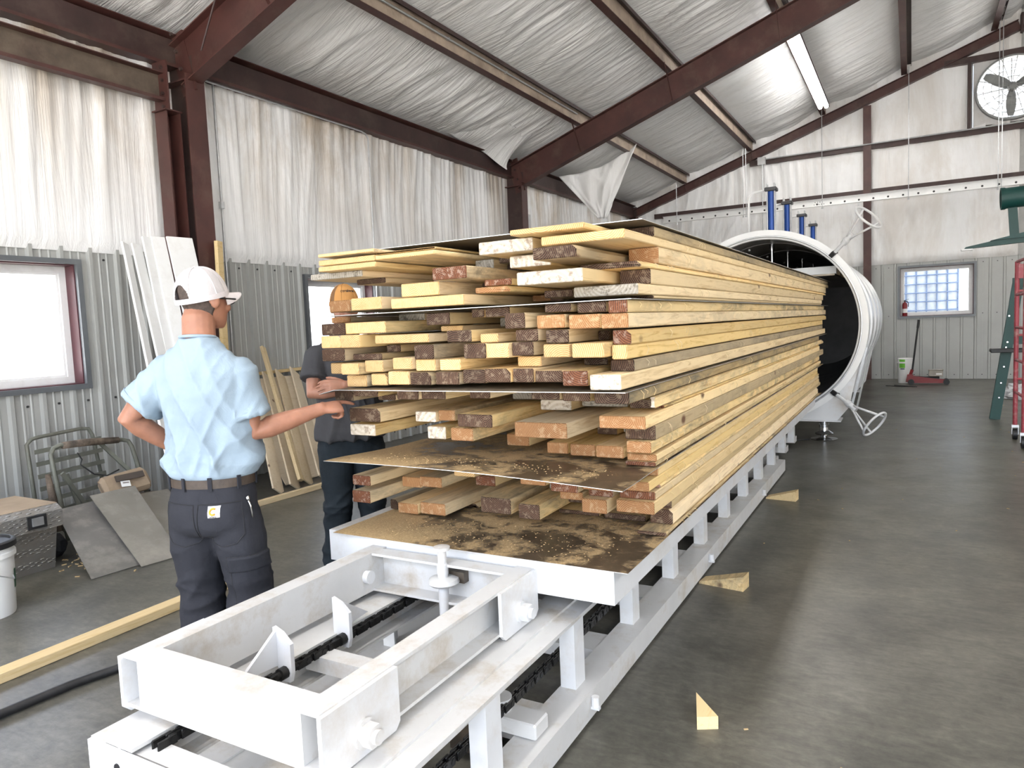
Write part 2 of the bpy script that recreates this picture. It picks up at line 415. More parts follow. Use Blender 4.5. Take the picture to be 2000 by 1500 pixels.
# ceiling blanket: sags between purlins and gathers in folds across them
def blanket(u_list, v_list, fn, name, mat, parent, skip=None):
    m = MB(); nu, nv = len(u_list), len(v_list); vs = []
    for u in u_list:
        for v_ in v_list: vs.append(fn(u, v_))
    fs = []
    for i in range(nu-1):
        for j in range(nv-1):
            if skip and skip((u_list[i]+u_list[i+1])/2, (v_list[j]+v_list[j+1])/2): continue
            fs.append((i*nv+j, i*nv+j+1, (i+1)*nv+j+1, (i+1)*nv+j))
    m.add(vs, fs); return m.build(name, mat, parent, smooth=True, recalc=False)
def frange(a, b, n): return [a + (b-a)*i/n for i in range(n+1)]
edges = [W-.02] + PUR + [RX]
def ceil_pt(x, y):
    k = 0
    while k < len(edges)-2 and x > edges[k+1]: k += 1
    tt = (x-edges[k])/(edges[k+1]-edges[k]); s = max(0, min(1, tt)); s = math.sin(math.pi*s)
    bend = .35*math.sin(math.pi*tt) + .5*fbm(x*.25, y*.2, 3)
    h = ridge(fbm((y+bend)*1.3, x*.22, k*7.3))*.040 + ridge(fbm((y+bend)*3.7, x*.35, k*3.1+9))*.030 + ridge(fbm((y+bend)*8.5, x*.5, k*2.1+3))*.014 + fbm((y+bend)*17.0, x*1.0, 5)*.005
    return (x, y, zroof(x) - s*(.05 + h) - .004)
cb = blanket(frange(W-.02, RX, 100), frange(YF, YG+.02, 900), ceil_pt, 'ceiling_blanket', ins_roof, roof)
m = MB(); m.add([(RX, YF, zroof(RX)-.01), (XR, YF, zroof(XR)-.01), (XR, YG, zroof(XR)-.01), (RX, YG, zroof(RX)-.01)], [(0,3,2,1)]); m.build('ceiling_blanket', ins_roof, roof, recalc=False)
# wall blankets, one to a bay
def wall_pt(y, z):
    tz = (z-2.37)/2.1
    q = y + .22*fbm(y*.7, z*.45, 4)*(1.2-tz) + .05*(1-tz)*math.sin(y*2.1)
    h = ridge(fbm(q*2.3, z*.16, 1))*.035 + ridge(fbm(q*6.1, z*.22, 6))*.022 + ridge(fbm(q*13, z*.4, 2))*.011 + fbm(q*26, z*.8, 8)*.004
    e = min(1, max(0, (z-2.36)/.10)); 
    return (W + .012 + e*(.03 + h*min(1, .35+tz)), y, z)
for a, b in ((-2.2, 4.75), (4.80, 11.40), (11.40, 18.0)):
    blanket(frange(2.36, 4.30, 40), frange(a, b, 300), lambda z, y: wall_pt(y, z), 'wall_blanket', ins_wall, wall_left)
def gab_pt(x, z):
    zt = zroof(x) - .02
    zz = 2.55 + (zt-2.55)*z
    lv = [2.55, 4.12, 5.13, 9]; k = 0 if zz < 4.12 else (1 if zz < 5.13 else 2)
    q = x + .3*fbm(x*.5, zz*.5, 11) + .06*math.sin(zz*2+x)
    h = ridge(fbm(q*1.6, zz*.2, 21+k*5))*.05 + ridge(fbm(q*4.4, zz*.25, 26+k*5))*.028 + fbm(q*10, zz*.5, 22)*.010
    e = min(1, max(0, (zz-2.54)/.1))
    return (x, YG - .015 - e*(.02+h), zz)
blanket(frange(W, RX, 200), frange(0, 1, 60), gab_pt, 'wall_blanket', ins_gable, wall_back, skip=lambda x, z: FAN[0]-.03 < x and FAN[2]-.02 < 2.55+(zroof(x)-2.57)*z < FAN[3]+.02)
m = MB(); m.add([(2.44, YG-.03, 2.55), (XR, YG-.03, 2.55), (XR, YG-.03, 4.55), (2.44, YG-.03, zroof(2.44))], [(0,1,2,3)]); m.build('wall_blanket', ins_gable, wall_back, recalc=False)
# ribbed metal wainscot, one sheet to every three ribs
def rib_profile(a, b, pitch, base, rib=.045, hgt=.028, minor=True):
    pts = []; k0 = math.floor((a-base)/pitch)-1
    key = [(a, 0)]
    k = k0
    while base + k*pitch < b + pitch:
        c = base + k*pitch
        key += [(c-rib/2-.008, 0), (c-rib/2+.008, hgt), (c+rib/2-.008, hgt), (c+rib/2+.008, 0)]
        if minor:
            for q in (.36, .64):
                key += [(c+pitch*q-.012, 0), (c+pitch*q-.004, .005), (c+pitch*q+.004, .005), (c+pitch*q+.012, 0)]
        k += 1
    def h(t):
        for (p, hp), (q, hq) in zip(ks, ks[1:]):
            if p <= t <= q: return hp + (hq-hp)*(t-p)/(q-p+1e-9)
        return 0
    ks = sorted(key[1:]); out = [(a, h(a))] + [p for p in ks if a < p[0] < b] + [(b, h(b))]
    return out
def wainscot(parent, u0, u1, top, holes, place, pitch, base, hgt, minor):
    us = []; q = math.floor((u0-base)/(3*pitch))*3*pitch + base + pitch*.5
    cuts = sorted({u0, u1, *[h[0] for h in holes], *[h[1] for h in holes]})
    while q < u1:
        cuts.append(q); q += 3*pitch
    cuts = sorted(c for c in set(cuts) if u0 <= c <= u1)
    for a, b in zip(cuts, cuts[1:]):
        if b-a < .004: continue
        spans = [(r[2], r[3]) for r in rects_minus(a, b, .005, top, [(a, b, h[2], h[3]) for h in holes if h[0] <= a+1e-6 and h[1] >= b-1e-6])]
        for c, d in spans:
            pr = rib_profile(a+.001, b-.001, pitch, base, .045, hgt, minor); m = MB(); vs = []
            for u, h in pr: vs += [place(u, c, h), place(u, d, h)]
            fs = [(2*i, 2*i+2, 2*i+3, 2*i+1) for i in range(len(pr)-1)]
            m.add(vs, fs); m.build('wall_panel', panel_grey, parent)
wainscot(wall_left, YF, YG, 2.40, WIN_L, lambda u, z, h: (W+h, u, z), .25, 3.03, .028, True)
wainscot(wall_back, W, XR, 2.56, WIN_G, lambda u, z, h: (u, YG-.004-h, z), .25, -.315, .010, False)
# screws in rows on the wall sheets
m = MB()
for z in (2.30, 1.05, .12):
    for k in range(60):
        y = 3.03 + .25*k - .125
        if y < YG and not any(h[0]-.1 < y < h[1]+.1 and h[2]-.1 < z < h[3]+.1 for h in WIN_L): m.cyl((W, y, z), (W+.009, y, z), .011, 6)
m.build('screws', dark_metal, wall_left, kind='stuff')
m = MB()
for z in (2.47, 1.40, .10):
    for k in range(36):
        x = -.315 + .25*(k-24) + .125
        if not any(h[0]-.06 < x < h[1]+.06 and h[2]-.06 < z < h[3]+.06 for h in WIN_G): m.cyl((x, YG-.004, z), (x, YG-.013, z), .011, 6)
m.build('screws', dark_metal, wall_back, kind='stuff')
# ---------------------------------------------------------------- windows
def window(name, P, u0, u1, v0, v1, mull=0):
    """P(u,v,w): w is depth into the wall (positive outward)"""
    o = thing(name, (0,0,0), None, None, kind='structure')
    def bx(m, a, b, c, d, w0, w1):
        p = P(a, c, w0); q = P(b, d, w1); m.box([min(p[i], q[i]) for i in range(3)], [max(p[i], q[i]) for i in range(3)])
    def rim(m, s, wd, w0, w1):
        bx(m, u0-s, u1+s, v1+s-wd, v1+s, w0, w1); bx(m, u0-s, u1+s, v0-s, v0-s+wd, w0, w1)
        bx(m, u0-s, u0-s+wd, v0-s+wd, v1+s-wd, w0, w1); bx(m, u1+s-wd, u1+s, v0-s+wd, v1+s-wd, w0, w1)
    m = MB(); rim(m, .035, .045, -.04, .0); m.build('trim_channel', trim_grey, o)
    m = MB(); rim(m, -.0, .02, .0, .13); m.build('jamb', jamb_red, o)
    m = MB(); rim(m, -.02, .055, .13, .19); m.build('window_frame', vinyl, o)
    m = MB(); rim(m, -.075, .02, .145, .175); m.build('sash', vinyl, o)
    m = MB(); bx(m, u0+.09, u1-.09, v0+.09, v1-.09, .157, .162); m.build('pane', glass, o)
    return o
window('window_1', lambda u, v, w: (W-w, u, v), *WIN_L[0])
window('window_3', lambda u, v, w: (W-w, u, v), *WIN_L[1])
window('window_2', lambda u, v, w: (u, YG+w, v), *WIN_G[0])
# ---------------------------------------------------------------- steel frame
def isec(m, p0, p1, depth, fw, up, tf=.012, tw=.008, s0=0):
    """I section; p0,p1 on the bottom centre line, v up"""
    m.xsec([(-fw/2, fw/2, 0, tf), (-fw/2, fw/2, depth-tf, depth), (-tw/2, tw/2, tf, depth-tf)], p0, p1, up)
def bolt(m, p, d, r=.016): m.cyl(p, Vector(p)+Vector(d)*.022, r, 6)
def frame(y, big=True, first=False):
    dep = .43 if big else .20
    # rafter
    x0 = W+.30 if big else W+.05
    r = thing('roof_rafter', (0,0,0), None, None, kind='structure')
    zb = lambda x: zroof(x) - .255 - dep*1.058
    m = MB(); isec(m, (x0, y, zb(x0)), (RX, y, zb(RX)), dep, .16, (0,0,1)); m.build('beam', steel, r)
    m = MB(); isec(m, (RX, y, zb(RX)), (XR-.1, y, zb(XR-.1)), dep, .16, (0,0,1)); m.build('beam', steel, r)
    m = MB(); m.box((RX-.02, y-.09, zb(RX)-.06), (RX+.02, y+.09, zb(RX)+dep+.1)); m.build('ridge_plate', steel_dark, r)
    if big:
        m = MB(); m.beam((x0+.03, y-.0, zb(x0)-.06), (x0-.12, y, zroof(x0)-.19), .2, .022, (0,1,0))
        R = m.build('end_plate', steel, r)
        m = MB()
        for k in range(4):
            q = Vector((x0+.045, y, zb(x0)-.02)).lerp(Vector((x0-.10, y, zroof(x0)-.22)), k/3)
            for s in (-.075, .075): bolt(m, q + Vector((0, s, 0)), (1,0,.3), .018)
        m.build('bolt', steel_dark, r)
    for px in PUR:   # flange braces running up to the purlins
        m = MB(); m.beam((px+.02, y-.08, zb(px)+.02), (px+.02, y-.45 if big else y-.25, zroof(px)-.22), .04, .006, (1,0,0)); m.build('flange_brace', steel, r)
    # column
    c = thing('steel_column', (0,0,0), None, None, kind='structure')
    xi = W+.40 if big else W+.25
    fw = .21
    m = MB(); m.box((xi-.014, y-fw/2, 0), (xi, y+fw/2, zb(xi)+(.06 if big else .0))); m.build('inner_flange', steel, c)
    m = MB(); m.box((W+.012, y-fw/2, 0), (W+.03, y+fw/2, zroof(W)-.26)); m.build('outer_flange', steel, c)
    m = MB(); m.box((W+.03, y-.005, 0), (xi-.014, y+.005, zb(xi)+.25)); m.build('web', steel_dark, c)
    if big:
        m = MB(); m.box((W+.03, y-fw/2+.005, zb(xi)+.0), (xi-.014, y+fw/2-.005, zb(xi)+.014)); m.build('stiffener', steel, c)
    m = MB(); m.box((W+.01, y-.15, 0), (xi+.05, y+.15, .02)); m.build('base_plate', steel_dark, c)
frame(4.71); frame(11.4); frame(17.86, False); frame(-1.95)
for px in PUR + [3.3, 5.0, 6.7, 8.5]:
    zt = zroof(px) - .012; p = thing('roof_purlin', (0,0,0), None, None, kind='structure')
    m = MB(); m.box((px-.005, YF, zt-.20), (px+.005, YG, zt)); m.build('web', purlin_tan, p)
    m = MB(); m.box((px+.005, YF, zt-.008), (px+.085, YG, zt)); m.box((px+.079, YF, zt-.05), (px+.085, YG, zt-.008)); m.build('top_flange', steel_dark, p)
    m = MB(); m.box((px-.105, YF, zt-.206), (px+.006, YG, zt-.198)); m.box((px-.105, YF, zt-.198), (px-.099, YG, zt-.175)); m.build('bottom_flange', steel, p)
# conduit along the first purlin
m = MB(); px = PUR[0]; m.tube([(px+.03, YF, zroof(px)-.10), (px+.03, 11.2, zroof(px)-.10)], .013, 8)
for k in range(9): m.box((px+.006, -1+1.4*k, zroof(px)-.115), (px+.046, -.97+1.4*k, zroof(px)-.085))
one(m, 'ceiling_conduit', galv, 'thin galvanised conduit strapped along a roof purlin', 'conduit', smooth=False)
# eave struts and girts
for a, b in ((YF, 4.70), (4.72, 11.39), (11.41, YG)):
    e = thing('eave_strut', (0,0,0), None, None, kind='structure')
    m = MB(); m.box((W+.15, a, 4.178), (W+.158, b, 4.44)); m.build('web', steel_dark, e)
    m = MB(); m.box((W+.01, a, 4.17), (W+.20, b, 4.178)); m.box((W+.194, a, 4.178), (W+.20, b, 4.20)); m.build('bottom_flange', steel, e)
    m = MB(); m.prism([(W+.01, 4.44), (W+.20, 4.48), (W+.20, 4.488), (W+.01, 4.448)], 1, a, b); m.build('top_flange', steel, e)
h = thing('header_girt', (0,0,0), None, None, kind='structure')
m = MB(); m.box((W+.20, YF, 3.79), (W+.208, 4.47, 4.05)); m.build('web', steel_dusty, h)
m = MB(); m.box((W+.208, YF, 3.79), (W+.29, 4.47, 3.798)); m.box((W+.208, YF, 4.042), (W+.29, 4.47, 4.05)); m.box((W+.284, YF, 3.798), (W+.29, 4.47, 3.82)); m.build('flange', steel, h)
m = MB(); m.box((W+.13, 4.42, 3.70), (W+.33, 4.60, 3.712)); m.box((W+.13, 4.46, 3.712), (W+.33, 4.475, 4.16)); m.build('clip_plate', steel, h)
m = MB()
for z in (3.74, 3.86, 3.98, 4.1): bolt(m, (W+.27, 4.46, z), (0,-1,0))
m.build('bolt', steel_dark, h)
m = MB(); m.box((W+.13, 4.45, 0), (W+.30, 4.462, 3.70)); m.box((W+.13, 4.462, 0), (W+.142, 4.60, 3.70)); m.box((W+.13, 4.59, 0), (W+.30, 4.60, 3.70)); m.build('jamb_post', steel, h)
for i, (z, xa, xb) in enumerate(((5.13, -3.35, 9), (4.15, -5.7, 9.5), (6.58, .58, 3.2))):
    e = thing('wall_girt', (0,0,0), None, None, kind='structure')
    m = MB(); m.box((xa, YG-.16, z-.06), (xb, YG-.15, z+.06)); m.build('web', steel_dark, e)
    m = MB(); m.box((xa, YG-.15, z-.06), (xb, YG-.03, z-.052)); m.box((xa, YG-.15, z+.052), (xb, YG-.03, z+.06)); m.build('flange', steel, e)
c = thing('steel_column', (0,0,0), None, None, kind='structure')
m = MB(); m.box((-.935, YG-.20, 0), (-.775, YG-.188, 6.0)); m.build('inner_flange', steel, c)
m = MB(); m.box((-.860, YG-.188, 0), (-.850, YG-.04, 6.0)); m.build('web', steel_dark, c)
c = thing('fan_jamb', (0,0,0), None, None, kind='structure')
for x in (1.03, 2.46):
    m = MB(); m.box((x-.03, YG-.15, 5.19), (x+.03, YG-.03, 6.52)); m.build('post', steel_dark, c)
# conduits on the left wall and gable
def conduit(pts, label, r=.012, boxes=()):
    m = MB(); m.tube(pts, r, 8)
    for b in boxes: m.box(*b)
    return one(m, 'wall_conduit', galv, label, 'conduit')
conduit([(W+.10, 5.16, 0.3), (W+.10, 5.16, 4.16)], 'galvanised conduit standing upright beside the first steel column', .012, [((W+.08, 5.14, 2.9), (W+.12, 5.18, 2.97))])
conduit([(W+.16, 7.50, 1.0), (W+.16, 7.50, 4.08), (W+.16, 7.46, 4.13), (W+.16, 7.38, 4.15), (W+.16, 4.9, 4.15)], 'galvanised conduit bent down from the eave beam beside the wall window', .011)
conduit([(-3.05, YG-.24, .5), (-3.05, YG-.24, 5.06)], 'thin galvanised conduit dropping from grey box on gable wall', .012)
m = MB(); m.box((-3.15, YG-.27, 5.05), (-2.98, YG-.17, 5.22)); one(m, 'junction_box', plain('grey_box', (.5,.5,.5), .4), 'small grey square box at the end of gable wall pipe', 'junction box')
conduit([(-2.98, YG-.22, 5.17), (-.93, YG-.22, 5.17), (3, YG-.22, 5.18)], 'long galvanised conduit running across the gable wall under the fan', .014)
m = MB(); m.box((W+.06, 12.0, 3.35), (W+.13, 12.12, 3.62)); m.tube([(W+.1, 12.06, 3.35), (W+.1, 12.06, 3.0), (W+.1, 11.8, 2.6)], .010, 6)
one(m, 'wall_switch_box', MAT['grey_box'], 'small grey electrical box high on the left wall behind the second column', 'switch box')
# white perforated channel hung below the purlins
ch = thing('hanging_channel', (0, 17.4, 3.85), 'long white perforated steel channel hung by thin rods across the gable end', 'channel')
m = MB(); m.box((-5.35, 17.46, 3.90), (6, 17.466, 4.06)); m.box((-5.35, 17.40, 3.90), (6, 17.46, 3.905)); m.box((-5.35, 17.40, 4.055), (6, 17.46, 4.06)); m.build('channel_body', plain('white_channel', (.72,.72,.71), .35, .2, .04, 6), ch)
m = MB()
for k in range(40): x = -5.2 + k*.28; m.cyl((x, 17.461, 3.955), (x, 17.455, 3.955), .022, 8)
for k in range(9): x = -1.9 + (k % 5)*.05 + .02*(k//5); m.cyl((x, 17.461, 3.95+.05*(k//5)), (x, 17.455, 3.95+.05*(k//5)), .010, 6)
m.build('bolt_hole', black, ch, kind='stuff')
for px in (-5.0, -3.42, -3.36, -1.73, -.06, 1.50, 1.56):
    m = MB(); m.cyl((px, 17.43, 3.86), (px, 17.43, zroof(px)-.22), .008, 6); m.cyl((px, 17.43, 3.84), (px, 17.43, 3.875), .022, 6); m.build('hanger_rod', galv, ch)
m = MB(); m.cyl((W+.85, 4.45, 4.12), (-5.0, 4.45, 5.03), .009, 6)
one(m, 'brace_rod', steel_dark, 'thin dark rod slanting from the roof down to the first rafter', 'rod')
# torn corner of roof blanket hanging down
def flap(u, v):
    a = Vector((-6.15, 13.2, 4.47)); b = Vector((-4.75, 13.9, 5.02)); c = Vector((-5.42, 13.6, 3.62))
    top = a.lerp(b, u); p = top.lerp(c + Vector((.12*(u-.5), .15*(u-.5), 0)), v*(1-.0*u))
    f = math.sin(u*19+v*5)*.035*(1-v*.3) + ridge(fbm(u*5, v*1.3, 2))*.05
    return p + Vector((.2*f, -1.0*f - .25*math.sin(math.pi*u)*v*(1-v), -.13*math.sin(math.pi*u)*(1-v)))
m = MB(); NU, NV = 46, 30; vs = [flap(i/NU, j/NV) for i in range(NU+1) for j in range(NV+1)]
m.add(vs, [(i*(NV+1)+j, i*(NV+1)+j+1, (i+1)*(NV+1)+j+1, (i+1)*(NV+1)+j) for i in range(NU) for j in range(NV)])
o = m.build('hanging_flap', ins_roof, roof, smooth=True)
so = o.modifiers.new('thick', 'SOLIDIFY'); so.thickness = .012
# second loose corner at the eave next to the second frame
def flap2(u, v):
    a = Vector((-6.30, 9.2, 4.60)); b = Vector((-6.32, 11.2, 4.60)); c = Vector((-6.05, 10.95, 4.20))
    p = a.lerp(b, u); q = Vector((-5.6, 9.6 + 1.6*u, 4.82))
    f = math.sin(u*16+v*3)*.02
    base = q.lerp(p, v)
    pull = max(0, 1-abs(u-.82)/.5)**1.4 * v
    return base.lerp(c, pull*.9) + Vector((.3*f, 0, -f - .05*math.sin(math.pi*u)))
m = MB(); vs = [flap2(i/NU, j/NV) for i in range(NU+1) for j in range(NV+1)]
m.add(vs, [(i*(NV+1)+j, i*(NV+1)+j+1, (i+1)*(NV+1)+j+1, (i+1)*(NV+1)+j) for i in range(NU) for j in range(NV)])
o = m.build('hanging_flap', ins_roof, roof, smooth=True); so = o.modifiers.new('thick', 'SOLIDIFY'); so.thickness = .01
# ---------------------------------------------------------------- light of the hall, and added fill lights
def tube_light(x, y0, y1, z, label):
    o = thing('fluorescent_light', (x, (y0+y1)/2, z), label, 'ceiling light', 'fluorescent lights under the purlins')
    m = MB(); m.prism([(x-.10, z), (x+.10, z), (x+.06, z+.05), (x-.06, z+.05)], 1, y0, y1); m.build('housing', white_plain, o)
    for s in (-.058, .058):
        m = MB(); m.tube([(x+s, y0+.02, z-.02), (x+s, y1-.02, z-.02)], .04, 10); m.build('lens', lens_w, o)
    for yy in (y0+.3, y1-.3):
        m = MB(); m.cyl((x, yy, z+.05), (x, yy, zroof(x)-.2), .006, 6); m.build('hanger', galv, o)
    return o
tube_light(-1.60, 12.05, 16.45, 5.80, 'long twin-tube fluorescent light under the purlin towards the gable wall')
for x, y0 in ((-1.6, -1.2), (5.2, -1.2), (5.2, 5.5), (5.2, 12.05)):  # extra fixtures out of view, added to brighten the interior
    tube_light(x, y0, y0+4.4, 5.8 if x < RX else zroof(5.2)-.45, 'added unseen twin-tube fill light hung further along the roof')
# ---------------------------------------------------------------- gable fan
fx, fz = (FAN[0]+FAN[1])/2, (FAN[2]+FAN[3])/2
fan = thing('exhaust_fan', (fx, YG-.1, FAN[2]), 'large round exhaust fan with three blades and louvres in the gable', 'fan')
fan_white = plain('fan_housing_white', (.62,.61,.60), .5, 0, .06, 5, 0, (.4,.35,.3), .5, 5)
fan_grey = plain('fan_grey', (.22,.225,.22), .5, .2, .1, 6)
m = MB(); NS = 40
for i in range(NS):
    a0, a1 = 2*math.pi*i/NS, 2*math.pi*(i+1)/NS
    def sq(a):
        c, s = math.cos(a), math.sin(a); k = .655/max(abs(c), abs(s)); return (fx+c*k, fz+s*k)
    (xa, za), (xb, zb_) = sq(a0), sq(a1); r = .60
    m.add([(xa, YG-.05, za), (xb, YG-.05, zb_), (fx+r*math.cos(a1), YG-.05, fz+r*math.sin(a1)), (fx+r*math.cos(a0), YG-.05, fz+r*math.sin(a0))], [(0,1,2,3)])
    m.add([(xa, YG-.05, za), (xb, YG-.05, zb_), (xb, YG+.05, zb_), (xa, YG+.05, za)], [(0,1,2,3)])
m.build('housing', fan_white, fan)
m = MB(); m.lathe([(.60, 0), (.635, 0), (.635, .12), (.60, .12), (.60, 0)], (fx, YG-.17, fz), (0,1,0), 48); m.build('venturi_ring', fan_grey, fan, smooth='auto')
m = MB(); m.lathe([(0, 0), (.07, 0), (.09, .03), (.09, .10), (0, .10)], (fx, YG-.22, fz), (0,1,0), 20); m.build('hub', fan_grey, fan, smooth='auto')
for k in range(3):
    a = math.radians(-92 + 120*k); d = Vector((math.cos(a), 0, math.sin(a))); s = Vector((-math.sin(a), 0, math.cos(a))); c0 = Vector((fx, YG-.14, fz))
    m = MB(); vs = []
    for j in range(7):
        t_ = j/6; r = .07 + .49*t_; wd = .035 + .065*math.sin(math.pi*min(1, .15+t_*.75)); tw = .10*(1-t_*.5)
        vs += [c0+d*r-s*wd+Vector((0,-tw/2,0)), c0+d*r+s*wd*.8+Vector((0,tw/2,0)), c0+d*r+s*wd*.8+Vector((0,tw/2+.008,0)), c0+d*r-s*wd+Vector((0,-tw/2+.008,0))]
    fs = []
    for j in range(6):
        for q in range(4): fs.append((j*4+q, j*4+(q+1)%4, (j+1)*4+(q+1)%4, (j+1)*4+q))
    fs += [(0,1,2,3), (27,26,25,24)]; m.add(vs, fs); m.build('blade', fan_grey, fan)
for k in range(14):
    a = 2*math.pi*k/14 + .1; m = MB(); m.cyl((fx+.05*math.cos(a+.5), YG-.24, fz+.05*math.sin(a+.5)), (fx+.615*math.cos(a), YG-.175, fz+.615*math.sin(a)), .005, 5); m.build('guard_wire', fan_grey, fan)
for r in (.2, .36, .5):
    m = MB(); m.tube([(fx+r*math.cos(2*math.pi*i/36), YG-.24+.1*r, fz+r*math.sin(2*math.pi*i/36)) for i in range(36)], .004, 5, True); m.build('guard_ring', fan_grey, fan)
for k in range(11):
    z = FAN[2]+.08 + k*.115; m = MB(); m.obox((fx, YG+.12, z), (1.26, .115, .006), Matrix.Rotation(math.radians(-38), 3, 'X')); m.build('louvre_slat', white_plain, fan)
m = MB(); m.box((fx-.008, YG+.05, FAN[2]+.02), (fx+.008, YG+.066, FAN[3]-.02)); m.build('louvre_link', galv, fan)
